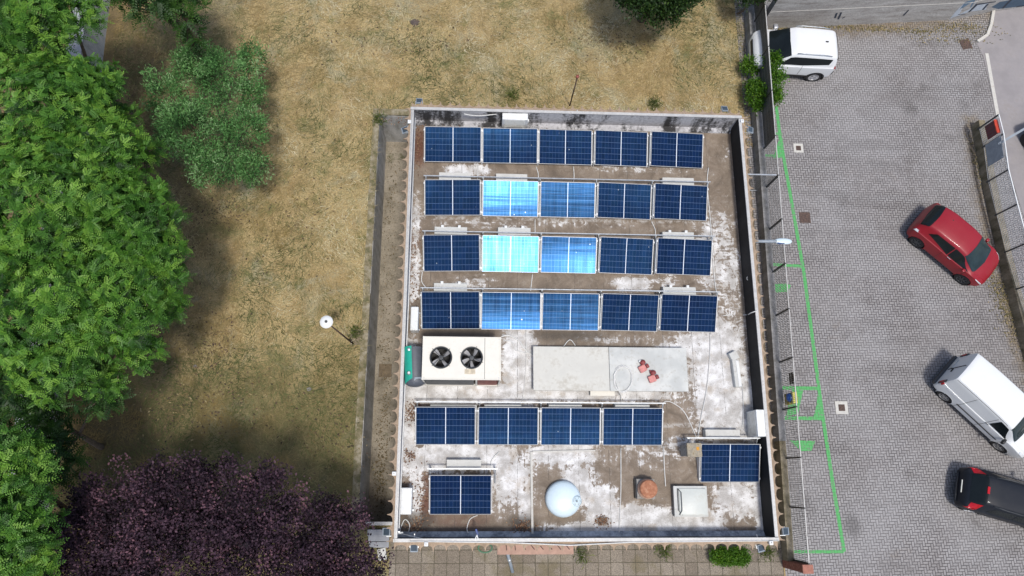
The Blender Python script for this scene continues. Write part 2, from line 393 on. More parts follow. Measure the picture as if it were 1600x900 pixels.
# ------------------------------------------------------------------ painted green markings
def paint_mat():
    g = NG('worn_green_paint'); v = g.pos(); n = g.noise(v, 10, 5, .7); m = g.noise(v, 1.6, 4)
    vm = g.map(v, (9.6, 9.6, 9.6), R_(-2)); x, y, z = g.sep(vm)
    i = g.math('FLOOR', x); j = g.math('FLOOR', y); fx = g.math('FRACT', x); fy = g.math('FRACT', y)
    mo = g.math('FLOORED_MODULO', g.math('SUBTRACT', i, j), 4.0); eq = lambda k: g.math('COMPARE', mo, float(k), .1)
    hor = g.math('LESS_THAN', mo, 1.5); lx = g.math('ADD', fx, eq(1)); ly = g.math('ADD', fy, eq(2)); wx = g.math('ADD', hor, 1.0); wy = g.math('SUBTRACT', 2.0, hor)
    dd = g.math('MINIMUM', g.math('MINIMUM', lx, g.math('SUBTRACT', wx, lx)), g.math('MINIMUM', ly, g.math('SUBTRACT', wy, ly)))
    c = g.mix(n, (.06, .33, .085), (.115, .45, .15))
    c = g.mix(g.math('MULTIPLY', g.ss(dd, .1, .03), .7), c, (.05, .11, .05))
    c = g.mix(g.math('MULTIPLY', g.ss(n, .51, .62), .8), c, (.17, .2, .16)); return g.base(c, .8)
MT['paint'] = paint_mat()
GZ = .0135
def strip(pts, wdt):
    mb = MB()
    for a, b in zip(pts[:-1], pts[1:]):
        d = (b-a).normalized(); q = Vector((-d.y, d.x, 0))*wdt/2
        a2 = a; b2 = b
        mb.poly([a2+q, a2-q, b2-q, b2+q])
    return mb
g_ = lambda x, y: P(x, y, GZ)
mk = thing('bay_marking', 'bright green painted bay lines along the car park fence', 'road marking', g_(1260, 500))
mb = MB(mk.location)
line = [g_(1213, 166), g_(1219, 215), g_(1231, 282), g_(1256, 425), g_(1271, 540), g_(1284, 640), g_(1302, 760), g_(1319, 862)]
mb2 = strip(line, .14); mb.v = mb2.v; mb.f = mb2.f; mb.build('long_line', MT['paint'], mk)
for i, (a, b, wd) in enumerate([((1180, 208), (1222, 209), .13), ((1182, 242), (1225, 244), .13), ((1203, 413), (1252, 416), .15), ((1220, 606), (1281, 607), .16), ((1218, 653), (1287, 654), .16), ((1228, 862), (1318, 862), .13)]):
    mb2 = strip([P(*a, GZ+.003), P(*b, GZ+.003)], wd*.85); mb2.off = Vector(mk.location); mb2.build('cross_line', MT['paint'], mk)
for poly in ([(1218, 213), (1223, 216), (1226, 246), (1208, 247), (1213, 232)], [(1238, 608), (1255, 610), (1247, 646), (1228, 652), (1232, 634)], [(1278, 612), (1283, 625), (1288, 652), (1271, 652), (1276, 632)],
             [(1234, 688), (1274, 689), (1268, 704), (1252, 705)], [(1207, 444), (1228, 443), (1236, 446), (1231, 456), (1210, 457)]):
    mb2 = MB(mk.location); mb2.poly([P(x, y, GZ+.0065) for x, y in poly]); mb2.build('arrow_patch', MT['paint'], mk)

# manholes
def manhole(px, py, sz, label, surround, rz=0, mat='iron'):
    c = P(px, py, .012); t = thing('manhole_cover', label, 'manhole cover', c, rz)
    if surround:
        mb = MB(); s2 = surround
        for (ax, ay, w_, h_) in ((0, (s2+sz)/4, s2, (s2-sz)/2), (0, -(s2+sz)/4, s2, (s2-sz)/2), ((s2+sz)/4, 0, (s2-sz)/2, sz), (-(s2+sz)/4, 0, (s2-sz)/2, sz)):
            mb.box((ax, ay, .004), (w_, h_, .012))
        mb.build('surround', MT['kerb'], t)
    mb = MB(); mb.box((0, 0, .004), (sz-.01, sz-.01, .014))
    for k in range(5):
        for l in range(5): mb.box(((k-2)*sz*.17, (l-2)*sz*.17, .013), (sz*.09, sz*.09, .006))
    mb.build('lid', MT[mat], t)
manhole(1247.5, 231.5, .22, 'small iron grate in a pale square at the upper end of the green line', .42)
manhole(1257.5, 340, .48, 'rust brown square manhole cover just right of the green line', 0)
manhole(1315, 637, .26, 'iron grate with a broad white surround right of the painted bays', .5)
manhole(1509, 69, .5, 'dark square manhole cover beside the white street kerb', 0, R_(14))

# ================================================================== BUILDING
bl = thing('flat_roof_building', 'flat-roofed building with parapet and worn white painted roof covered in solar panels', 'building', ((BX0+BX1)/2, (BY0+BY1)/2, 0))
OF = bl.location
PT = .085
mb = MB(OF)
for (cx, cy, sx, sy) in ((BX0+.25, (BY0+BY1)/2, .25, BY1-BY0-.5), (BX1-.25, (BY0+BY1)/2, .25, BY1-BY0-.5), ((BX0+BX1)/2, BY0+.25, BX1-BX0-.25, .25), ((BX0+BX1)/2, BY1-.25, BX1-BX0-.25, .25)):
    mb.box((cx, cy, (ZD-.05+TZ)/2), (sx, sy, ZD-.05-TZ))
mb.build('wall', MT['plaster'], bl)
# deck with wear attributes
def deck_mat():
    g = NG('worn_roof_membrane'); v = g.pos(); x, y, z = g.sep(v)
    n1 = g.noise(v, 1.6, 7, .68, .6); n2 = g.noise(g.map(v, (1, 1, 1), .35, (3, 1, 0)), 5, 6, .7, .8); n3 = g.noise(v, 30, 3, .7)
    wr = g.attr('wear'); rs = g.attr('rust'); dk = g.attr('dark')
    sx = g.noise(g.map(v, (7, .8, 1)), 1.3, 5, .65); sy = g.noise(g.map(v, (.9, 7, 1)), 1.3, 5, .65)
    st = g.mix(g.ss(g.noise(v, .5, 2), .42, .58), sx, sy)
    c = g.ramp(n1, [(.3, (.12, .094, .07)), (.5, (.2, .158, .118)), (.7, (.265, .216, .165))])
    c = g.mix(g.math('MULTIPLY', g.ss(n2, .5, .7), .5), c, (.26, .22, .175))
    c = g.mix(g.math('MULTIPLY', rs, g.ss(g.math('ADD', n2, g.math('MULTIPLY', rs, .35)), .5, .8)), c, (.13, .055, .035))
    wr = g.math('MULTIPLY', wr, 1.12); m = g.math('ADD', g.math('ADD', g.math('MULTIPLY', n2, .62), g.math('MULTIPLY', st, .38)), g.math('MULTIPLY', wr, .42))
    m2 = g.math('ADD', m, g.math('MULTIPLY', g.math('SUBTRACT', n1, .5), .35))
    fs = g.noise(g.map(v, (1, 1, 1), .1, (5, 7, 0)), 17, 5, .75, .6); m2 = g.math('ADD', m2, g.math('MULTIPLY', g.math('SUBTRACT', fs, .5), .2))
    f = g.ss(m2, .66, .712)
    wc = g.mix(g.ss(g.noise(v, 2.3, 5, .6), .35, .68), (.41, .395, .375), (.73, .73, .725))
    soft = g.ss(m2, .53, .72)
    c = g.mix(g.math('MULTIPLY', soft, .38), c, (.36, .325, .29))
    c = g.mix(f, c, wc)
    scr = g.ss(g.noise(g.map(v, (1, 1, 1), .8, (0, 6, 0)), 11, 5, .75, 1.5), .57, .66)
    c = g.mix(g.math('MULTIPLY', g.math('MULTIPLY', scr, f), .75), c, (.19, .155, .12))
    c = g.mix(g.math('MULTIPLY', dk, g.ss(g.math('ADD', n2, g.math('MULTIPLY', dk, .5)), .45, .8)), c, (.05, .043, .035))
    # membrane seams
    s1 = g.math('ABSOLUTE', g.math('SUBTRACT', g.math('FRACT', g.math('DIVIDE', g.math('ADD', x, g.math('MULTIPLY', n1, .08)), 1.03)), .5))
    sm = g.math('MULTIPLY', g.ss(s1, .014, .006), g.ss(n2, .42, .55))
    c = g.mix(g.math('MULTIPLY', sm, .7), c, (.07, .06, .05))
    s2 = g.math('ABSOLUTE', g.math('SUBTRACT', g.math('FRACT', g.math('DIVIDE', g.math('ADD', y, g.math('MULTIPLY', n1, .1)), 3.7)), .5))
    lap = g.math('MULTIPLY', g.ss(s2, .03, .004), g.ss(n2, .44, .56)); c = g.mix(g.math('MULTIPLY', lap, .55), c, (.5, .49, .47))
    tan = g.math('MULTIPLY', g.ss(g.noise(g.map(v, (1, 1, 1), 0, (9, 2, 0)), 1.9, 5, .65), .52, .68), f); c = g.mix(g.math('MULTIPLY', tan, .5), c, (.36, .29, .21))
    c = g.mix(.45, c, g.ramp(n3, [(.3, (.3, .3, .3)), (.7, (.7, .7, .7))]), 'OVERLAY')
    g.bump(g.math('ADD', n3, g.math('MULTIPLY', f, .5)), .35, .012); return g.base(c, .8)
MT['deck'] = deck_mat()
gx = np.linspace(BX0+PT, BX1-PT, 150); gy = np.linspace(BY0+PT, BY1-PT, 180); GX, GY = np.meshgrid(gx, gy)
def blob(lst):
    A = np.zeros(GX.shape)
    for (px, py, rx, ry, s) in lst:
        c = P(px, py, ZD); k = F/(CAMH-ZD)
        dx = np.abs((GX-c.x)/(rx/k)); dy = np.abs((GY-c.y)/(ry/k))
        A = np.maximum(A, s*np.exp(-(dx**3+dy**3)))
    return A
wear = blob([(720, 615, 110, 18, .95), (812, 572, 28, 70, 1.0), (636, 680, 16, 60, 1), (640, 560, 14, 50, .6), (850, 616, 230, 14, .75), (1125, 590, 55, 120, .78),
             (1168, 290, 20, 70, 1.0), (1120, 400, 40, 90, .5), (1178, 470, 12, 170, .95), (1165, 640, 25, 60, .7), (720, 715, 110, 25, .8), (800, 745, 40, 55, .6), (880, 710, 60, 18, .8),
             (905, 760, 30, 40, .7), (940, 790, 26, 32, .95), (1000, 812, 60, 22, 1), (1085, 815, 50, 18, 1), (1150, 775, 45, 40, .58), (940, 830, 110, 14, .75), (1190, 790, 12, 60, .8),
             (730, 265, 45, 12, .65), (1000, 265, 120, 8, .35), (760, 350, 110, 10, .35), (990, 445, 40, 14, .65), (740, 440, 40, 12, .4), (1150, 180+60, 30, 22, .3), (1120, 350, 30, 40, .4),
             (648, 430, 10, 60, .6), (650, 350, 9, 60, .45), (1100, 540, 70, 24, .65), (960, 530, 90, 10, .35), (860, 350, 200, 8, .3), (1060, 700, 60, 20, .45), (1000, 710, 60, 25, .3),
             (1040, 440, 30, 12, .4), (650, 765, 12, 60, .7), (1140, 430, 25, 60, .5), (820, 800, 12, 50, .7), (1120, 640, 40, 40, .45)])
rust = blob([(655, 230, 14, 40, 1), (700, 192, 80, 7, .8), (648, 400, 10, 80, .7), (648, 645, 16, 20, 1), (660, 775, 28, 45, .9), (720, 820, 60, 20, .6), (940, 815, 14, 10, 1), (640, 712, 12, 12, .9), (820, 510, 60, 8, .5)])
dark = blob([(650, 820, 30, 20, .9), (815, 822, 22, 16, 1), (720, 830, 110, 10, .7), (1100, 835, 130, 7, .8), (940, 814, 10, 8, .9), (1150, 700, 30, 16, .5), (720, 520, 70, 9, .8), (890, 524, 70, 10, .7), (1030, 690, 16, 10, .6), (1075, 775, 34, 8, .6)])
V = np.stack([GX.ravel(), GY.ravel(), np.full(GX.size, ZD)], 1); nx, ny = len(gx), len(gy); idx = np.arange(nx*ny).reshape(ny, nx)
V[:, 0] -= OF.x; V[:, 1] -= OF.y; V[:, 2] -= OF.z
Fq = np.stack([idx[:-1, :-1], idx[:-1, 1:], idx[1:, 1:], idx[1:, :-1]], -1).reshape(-1, 4)
npmesh('roof_deck', V, Fq, MT['deck'], bl, {'wear': wear.ravel(), 'rust': rust.ravel(), 'dark': dark.ravel()})
# parapets
def par_mat(name, lo, hi, thr, w=.12):
    g = NG(name); v = g.pos(); x, y, z = g.sep(v)
    n = g.noise(g.comb(g.math('MULTIPLY', x, 1.0), g.math('MULTIPLY', y, 1.0), g.math('MULTIPLY', z, .22)), 1.5, 6, .62); f = g.noise(v, 9, 5, .7)
    m = g.math('ADD', g.math('MULTIPLY', n, .8), g.math('MULTIPLY', f, .25))
    c = g.mix(g.ss(m, thr-w, thr+w), lo, hi); c = g.mix(.5, c, g.ramp(f, [(.3, (.25, .25, .25)), (.7, (.7, .7, .7))]), 'OVERLAY')
    g.bump(f, .3, .01); return g.base(c, .85)
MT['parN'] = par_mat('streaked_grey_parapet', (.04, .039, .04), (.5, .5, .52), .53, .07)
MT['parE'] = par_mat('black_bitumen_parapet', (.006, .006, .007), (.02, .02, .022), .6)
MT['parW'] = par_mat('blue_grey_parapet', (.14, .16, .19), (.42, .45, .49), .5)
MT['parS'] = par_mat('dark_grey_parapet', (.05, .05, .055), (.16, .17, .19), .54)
hz = (ZP-.03+ZD-.3)/2; hh = ZP-.03-ZD+.3
cx, cy = (BX0+BX1)/2, (BY0+BY1)/2
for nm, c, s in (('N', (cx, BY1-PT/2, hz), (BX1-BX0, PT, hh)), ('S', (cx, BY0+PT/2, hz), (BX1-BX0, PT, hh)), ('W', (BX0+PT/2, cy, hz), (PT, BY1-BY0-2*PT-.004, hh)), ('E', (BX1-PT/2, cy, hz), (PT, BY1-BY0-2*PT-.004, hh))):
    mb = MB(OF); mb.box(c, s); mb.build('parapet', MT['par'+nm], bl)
# cant strips of bitumen at the foot of the parapets
for (a, b, d) in (((BX0+PT, BY1-PT), (BX1-PT, BY1-PT), (0, -1)), ((BX0+PT, BY0+PT), (BX1-PT, BY0+PT), (0, 1)),):
    mb = MB(OF); q = Vector((*d, 0)); A = Vector((*a, ZD)); B = Vector((*b, ZD))
    mb.add([A+Vector((0, 0, .14)), B+Vector((0, 0, .14)), B+q*.16+Vector((0, 0, .006)), A+q*.16+Vector((0, 0, .006))], [(0, 1, 2, 3)]); mb.build('upstand', MT['parW' if d[1] > 0 else 'parN'], bl)
# copings
mb = MB(OF); cw = PT+.02
mb.box((cx, BY1-PT/2, ZP-.01), (BX1-BX0+.06, cw, .04)); mb.box((cx, BY0+PT/2, ZP-.01), (BX1-BX0+.06, cw, .04))
mb.box((BX0+PT/2, cy, ZP-.01), (cw, BY1-BY0-2*PT-.06, .04)); mb.box((BX1-PT/2, cy, ZP-.01), (cw, BY1-BY0-2*PT-.06, .04))
mb.build('coping', MT['coping'], bl)
mb = MB(OF); mb.tube([(BX0+.03, BY0, ZP+.025), (BX0+.05, BY0+5, ZP+.025), (BX0+.03, BY1-.1, ZP+.025)], .016, 6); mb.tube([(BX0+PT+.05, BY0+.4, ZP-.06), (BX0+PT+.07, BY0+8, ZP-.1), (BX0+PT+.06, BY1-.4, ZP-.07)], .022, 6)
pS = [(BX0+.5, BY0+.02, ZP+.02), (BX0+1.7, BY0+.0, ZP+.025), (BX0+3.6, BY0-.03, ZP+.02), (BX0+5.5, BY0-.12, ZP-.02), (BX0+7.5, BY0-.03, ZP+.02), (BX1, BY0+.0, ZP+.02)]
mb.tube(pS, .02, 6); mb.build('perimeter_cable', MT['cable'], bl, True)
# scalloped tile fringe under the coping
def fringe(a, b, out, pitch, dp=.27):
    a = Vector((*a, 0)); b = Vector((*b, 0)); o = Vector((*out, 0)); L = (b-a).length; d = (b-a)/L; n = max(1, round(L/pitch)); p = L/n
    mbt = MB(OF)
    for k in range(n):
        s = k*p; j = random.uniform(-.015, .015)
        prof = [(0, dp+j)]+[(p*.5-p*.46*math.cos(math.pi*t/8), dp+j-.045-(.15)*math.sin(math.pi*t/8)**.8) for t in range(0, 9)]+[(p, dp+j)]
        top = []
        for (u, e) in prof:
            q = a+d*(s+u)+o*e; top.append(Vector((q.x, q.y, ZP-.06-.2*e)))
        base = [a+d*(s+u)-o*.02+Vector((0, 0, ZP-.05)) for (u, e) in prof]
        m_ = len(prof); vs = top+base+[t-Vector((0, 0, .05)) for t in top]
        fs = [(i, i+1, m_+i+1, m_+i) for i in range(m_-1)]+[(i+1, i, 2*m_+i, 2*m_+i+1) for i in range(m_-1)]
        mbt.add(vs, fs)
    return mbt.build('roof_tile_edge', MT['tile'], bl)
fringe((BX0, BY1), (BX1, BY1), (0, 1), .345, .33); fringe((BX0, BY0), (BX1, BY0), (0, -1), .4, .3)
fringe((BX0, BY0), (BX0, BY1), (-1, 0), .4); fringe((BX1, BY0), (BX1, BY1), (1, 0), .4, .3)
# raised strip dividing the roof near the dome
mb = MB(OF); a = P(830, 706, ZD+.03); b = P(832, 838, ZD+.03); mb.bar(a, b, .07, .07); a2 = P(985, 700, ZD+.03)
mb.bar(a+Vector((.04, 0, 0)), P(930, 704, ZD+.03), .05, .06); mb.build('divider_strip', MT['kerb'], bl)

# ================================================================== SOLAR PANELS
def cell_mat():
    g = NG('solar_cells'); uv = g.n('ShaderNodeTexCoord').outputs['UV']; x, y, z = g.sep(uv)
    v = g.pos()
    fx = g.math('FRACT', g.math('MULTIPLY', x, 16.0)); fy = g.math('FRACT', g.math('MULTIPLY', y, 6.0))
    dx = g.math('MINIMUM', fx, g.math('SUBTRACT', 1.0, fx)); dy = g.math('MINIMUM', fy, g.math('SUBTRACT', 1.0, fy))
    lx = g.ss(dx, .045, .01); ly = g.ss(dy, .026, .008)
    line = g.math('MAXIMUM', g.math('MULTIPLY', lx, .36), ly)
    cid = g.comb(g.math('FLOOR', g.math('MULTIPLY', x, 16.0)), g.math('FLOOR', g.math('MULTIPLY', y, 6.0)), g.n('ShaderNodeObjectInfo').outputs['Random'])
    rnd = g.white(cid)
    orr = g.n('ShaderNodeObjectInfo').outputs['Random']
    cc = g.mix(rnd, (.0015, .004, .022), (.003, .0085, .042))
    cc = g.mix(g.math('MULTIPLY', g.ss(g.noise(v, .9, 2), .5, .7), .5), cc, (.004, .003, .018))
    c = g.mix(line, cc, (.13, .18, .3))
    mid = g.ss(g.math('ABSOLUTE', g.math('SUBTRACT', x, .5)), .0075, .005)
    c = g.mix(mid, c, (.72, .75, .8))
    dust = g.ss(g.noise(v, 6, 5, .7), .62, .8); c = g.mix(g.math('MULTIPLY', dust, .1), c, (.2, .3, .4))
    vd, _ = g.vor(v, 2.6); drop = g.math('MULTIPLY', g.ss(g.math('ADD', vd, g.math('MULTIPLY', g.math('SUBTRACT', g.noise(v, 18, 3), .5), .06)), .07, .03), g.ss(g.noise(v, .8, 2), .52, .6))
    c = g.mix(g.math('MULTIPLY', drop, .55), c, (.55, .58, .6))
    g.base(c, .2); g.b.inputs['Metallic'].default_value = 0.35
    rst = g.noise(g.map(v, (6, .5, 1)), 1.2, 4, .6); g.L(g.math('ADD', g.math('MULTIPLY', rst, .22), .09), g.b.inputs['Roughness'])
    sag = g.noise(g.map(v, (.3, 5, 1)), 1.0, 2, .5); g.bump(sag, .07, .05)
    mt = g.math('MULTIPLY', g.math('SUBTRACT', 1.0, g.math('MAXIMUM', line, mid)), .22); g.L(mt, g.b.inputs['Metallic'])
    g.b.inputs['Specular Tint'].default_value = (.13, .46, 1, 1)
    return g.m
MT['cells'] = cell_mat()
ROWS = [  # top edge (TL,TR), bottom edge (BL,BR), panel spans along the top edge in photo px
    ((664, 197), (1099, 208), (664, 253), (1098, 262), [(664, 752), (755, 840), (843, 925), (930, 1012), (1017, 1099)]),
    ((664, 280), (1106, 289), (663, 336), (1105, 344), [(664, 751), (755, 841), (845, 930), (934, 1018), (1022, 1106)]),
    ((662, 366), (1113, 374), (660, 423), (1112, 430), [(662, 750), (754, 842), (846, 932), (937, 1021), (1026, 1113)]),
    ((659, 455), (1121, 461), (658, 513), (1120, 519), [(659, 750), (753, 845), (848, 936), (940, 1029), (1032, 1121)]),
    ((650, 637), (1035, 636), (648, 695), (1035, 695), [(650, 743), (748, 841), (846, 938), (943, 1035)]),
    ((672, 741), (768, 743), (670, 803), (767, 804), [(672, 768)]),
    ((1096, 692), (1186, 695), (1090, 752), (1183, 754), [(1096, 1187)]),
]
ZLO = ZD+.16; CAMP = Vector((0, 0, CAMH))
ORD = ['leftmost', 'second', 'third', 'fourth', 'rightmost']
RNAME = ['top row of the roof', 'second row from the roof top', 'third row, the brightest one', 'fourth row, just above the fan unit', 'four-panel row below the fan unit']
# how far (degrees) each panel's normal stands off the mirror direction of the sun
GL = {(1, 1): 2.0, (2, 1): .5, (2, 2): 2.6, (1, 2): 4.0, (3, 1): 3.7, (3, 2): 4.4, (1, 0): 8.0, (2, 0): 10, (3, 0): 11, (0, 0): 7.5, (0, 1): 7.0, (0, 2): 12, (0, 3): 14, (1, 3): 12, (2, 3): 12, (3, 3): 11, (1, 4): 14, (2, 4): 14, (3, 4): 14, (0, 4): 15}
pan_proto = None
def build_panel(root, W, Lp):
    fr = MB(); t = .065; fw = .014
    fr.box((0, Lp/2-fw/2, 0), (W, fw, t)); fr.box((0, -Lp/2+fw/2, 0), (W, fw, t)); fr.box((W/2-fw/2, 0, 0), (fw, Lp-2*fw, t)); fr.box((-W/2+fw/2, 0, 0), (fw, Lp-2*fw, t))
    fr.box((0, 0, -.028), (W-2*fw, Lp-2*fw, .006)); fr.build('frame', MT['panelframe'], root)
    me = bpy.data.meshes.new('cell_sheet'); a, b = W/2-fw+.001, Lp/2-fw+.001
    nu, nv = 8, 6; k1, k2 = random.uniform(.008, .016), random.uniform(.008, .016)
    vs = [(-a+2*a*i/nu, -b+2*b*j/nv, .013+k1*((2*i/nu-1)**2-1)*1.0+k2*((2*j/nv-1)**2-1)) for j in range(nv+1) for i in range(nu+1)]
    fs = [(j*(nu+1)+i, j*(nu+1)+i+1, (j+1)*(nu+1)+i+1, (j+1)*(nu+1)+i) for j in range(nv) for i in range(nu)]
    me.from_pydata(vs, [], fs); uv = me.uv_layers.new(); me.polygons.foreach_set('use_smooth', [True]*len(fs))
    for l in me.loops: q = vs[l.vertex_index]; uv.data[l.index].uv = ((q[0]+a)/(2*a), (q[1]+b)/(2*b))
    me.materials.append(MT['cells']); o = bpy.data.objects.new('cell_sheet', me); COL.objects.link(o); o.parent = root
cnt = 0
ROWGEO = []
for ri, (TL, TR, BL, BR, spans) in enumerate(ROWS):
    tau0 = R_(17.5)
    # solve slope length for the row from its visible edges
    zhi = ZLO+.45
    for _ in range(6):
        yt = (P(*TL, zhi).y+P(*TR, zhi).y)/2; yb = (P(*BL, ZLO).y+P(*BR, ZLO).y)/2
        dep = yt-yb; zhi = ZLO+dep*math.tan(tau0)
    Lp = dep/math.cos(tau0); ROWGEO.append((yt, yb, zhi))
    for ci, (xa, xb) in enumerate(spans):
        ta = (xa-TL[0])/(TR[0]-TL[0]); ya = TL[1]+(TR[1]-TL[1])*((xa+xb)/2-TL[0])/(TR[0]-TL[0])
        A = P(xa, ya, zhi); B = P(xb, ya, zhi); W = B.x-A.x
        xc = (A.x+B.x)/2
        ctr = Vector((xc, (yt+yb)/2, (zhi+ZLO)/2))
        n0 = Vector((0, -math.sin(tau0), math.cos(tau0)))
        h = ((CAMP-ctr).normalized()+SUN).normalized()
        if (ri, ci) in GL:
            tgt = R_(GL[(ri, ci)]); ang = n0.angle(h); k = tgt/ang
            dev = (n0-h)*k; lim = math.tan(R_(4.5))
            want = (h+dev).normalized(); mv = want-n0
            if mv.length > lim: mv = mv*(lim/mv.length)
            n = (n0+mv).normalized()
        else:
            n = (n0+Vector((random.uniform(-.012, .012)-.02, random.uniform(-.012, .008), 0))).normalized()
        yv = Vector((0, 1, 0)); xv = yv.cross(n).normalized(); yv = n.cross(xv)
        if ri < 5:
            pos = ORD[ci] if (len(spans) == 5) else ['leftmost', 'second', 'third', 'rightmost'][ci]
            look = 'glaring white-blue ' if (ri, ci) in ((2, 1), (1, 1)) else ('bright blue ' if (ri, ci) in ((2, 2), (1, 2), (3, 1)) else 'dark blue ')
            lab = '%ssolar panel, %s in the %s' % (look, pos, RNAME[ri])
        else:
            lab = 'dark blue solar panel standing alone beside the small white box near the bottom left corner' if ri == 5 else 'single dark blue solar panel beside the chimney and the black right parapet'
        root = thing('solar_panel', lab, 'solar panel', ctr, 0, 'solar panels on the roof'); cnt += 1
        root.rotation_euler = Matrix((xv, yv, n)).transposed().to_euler()
        build_panel(root, W, Lp)
        # white triangular side plates with clamps, legs under the panel
        mb = MB(); iv = Matrix((xv, yv, n))
        for sx in (-1, 1):
            mb = MB()
            pts = []
            for ly in (-Lp/2+.02, Lp/2-.02):
                pts.append(Vector((sx*(W/2+.012), ly, -.01)))
            zb = [iv @ (Vector((ctr.x, 0, 0))-Vector((ctr.x, 0, 0)))]
            for i, ly in enumerate((Lp/2-.02, -Lp/2+.02)):
                wp = ctr+xv*(sx*(W/2+.012))+yv*ly; wp = Vector((wp.x, wp.y, ZD+.012)); pts.append(iv @ (wp-ctr))
            thick = Vector((sx*.018, 0, 0)); n4 = len(pts)
            mb.add(pts+[p+thick for p in pts], [(0, 1, 2, 3), (7, 6, 5, 4), (0, 4, 5, 1), (1, 5, 6, 2), (2, 6, 7, 3), (3, 7, 4, 0)])
            mb.build('side_plate', MT['white_paint'], root)
            if True:
                for ly in (-Lp/2+.12, Lp/2-.12): mc = MB(); mc.box((sx*(W/2+.022), ly, .012), (.045, .07, .03), None, .008); mc.build('clamp', MT['white_paint'], root)
# mounting rails behind each row and wind ballast boxes
for ri, nm in ((1, 'second panel row'), (2, 'third panel row'), (3, 'fourth panel row'), (4, 'four-panel row'), (5, 'lone panel at bottom left'), (6, 'panel by the chimney')):
    TL, TR, BL, BR, sp = ROWS[ri]; yt, yb, zhi = ROWGEO[ri]
    ext = {5: ((668, 731), (778, 734)), 6: ((1073, 683), (1188, 686)), 4: ((648, 629), (1040, 629))}.get(ri, ((TL[0]-2, TL[1]-5), (TR[0]+4, TR[1]-5)))
    a = P(*ext[0], zhi-.05); b = P(*ext[1], zhi-.05); a.y = b.y = (a.y+b.y)/2
    rl = thing('mounting_rail', 'thin grey metal rail behind the %s' % nm, 'mounting rail', ((a.x+b.x)/2, a.y, ZD), 0, 'mounting rails behind the panel rows')
    mb = MB(rl.location); mb.bar(a, b, .035, .05); mb.build('rail', MT['galv'], rl)
    n = max(2, len(sp)+1)
    for k in range(n):
        x = a.x+.08+(b.x-a.x-.16)*k/(n-1); mb = MB(rl.location)
        mb.bar((x, a.y, zhi-.08), (x, a.y, ZD+.005), .05, .05); mb.bar((x, a.y-.02, zhi-.1), (x, a.y-.45, ZD+.03), .035, .035); mb.build('leg', MT['galv'], rl)
# long cable trunks at row ends
BAL = [((686, 269), (736, 280), 'pale concrete block behind the left end of the second panel row', 0), ((775, 271), (824, 283), 'pale concrete block behind the brightest panel of the second row', 0), ((1035, 277), (1084, 288), 'pale concrete block behind the right end of the second panel row', 0),
       ((679, 354), (730, 363), 'concrete block with two white caps behind the left end of the third row', 1), ((778, 355), (829, 365), 'concrete block with two white caps behind the glaring third-row panel', 1), ((1035, 362), (1084, 371), 'concrete block with two white caps behind the right end of the third row', 1),
       ((678, 442), (730, 452), 'concrete block with two white caps behind the left end of the fourth row', 1), ((1036, 448), (1087, 458), 'concrete block with two white caps behind the right end of the fourth row', 1),
       ((698, 718), (752, 731), 'pale block behind the lone panel at bottom left', 0), ((1102, 671), (1156, 683), 'pale block behind the panel by the chimney', 0)]
for (a, b, lab, caps) in BAL:
    z = ZD+.3; A = P(a[0], a[1], z); B = P(b[0], a[1], z); C = P(a[0], b[1], z)
    dp = max(.22, A.y-C.y+.05); t = thing('ballast_block', lab, 'concrete block', ((A.x+B.x)/2, A.y-dp/2, ZD), 0, 'ballast blocks behind the panel rows')
    mb = MB(); mb.box((0, 0, .15), (B.x-A.x, dp, .3), None, .012); mb.build('block', MT['palecon' if not caps else 'ballast'], t)
    if caps:
        for s in (-.26, .26):
            mb = MB(); mb.box((s*(B.x-A.x), dp/2+.02, .28), (.1, .1, .06), None, .012); mb.build('cap', MT['white_paint'], t)
# blue-grey wind plates under the back of the four-panel row
for k, (x0, x1) in enumerate(((672, 745), (757, 815), (858, 910), (962, 1016))):
    z = ROWGEO[4][2]-.12; A = P(x0, 632, z); B = P(x1, 632, z)
    t = thing('wind_plate', 'blue-grey plate under the back edge of the four-panel row, %s' % ['leftmost', 'second from left', 'third from left', 'rightmost'][k], 'metal plate', ((A.x+B.x)/2, A.y-.06, ZD), 0, 'wind plates behind the four-panel row')
    mb = MB(); mb.box((0, 0, .16), (B.x-A.x, .2, .32), Matrix.Rotation(.25, 3, 'X'), .008); mb.build('plate', MT['ballast'], t)

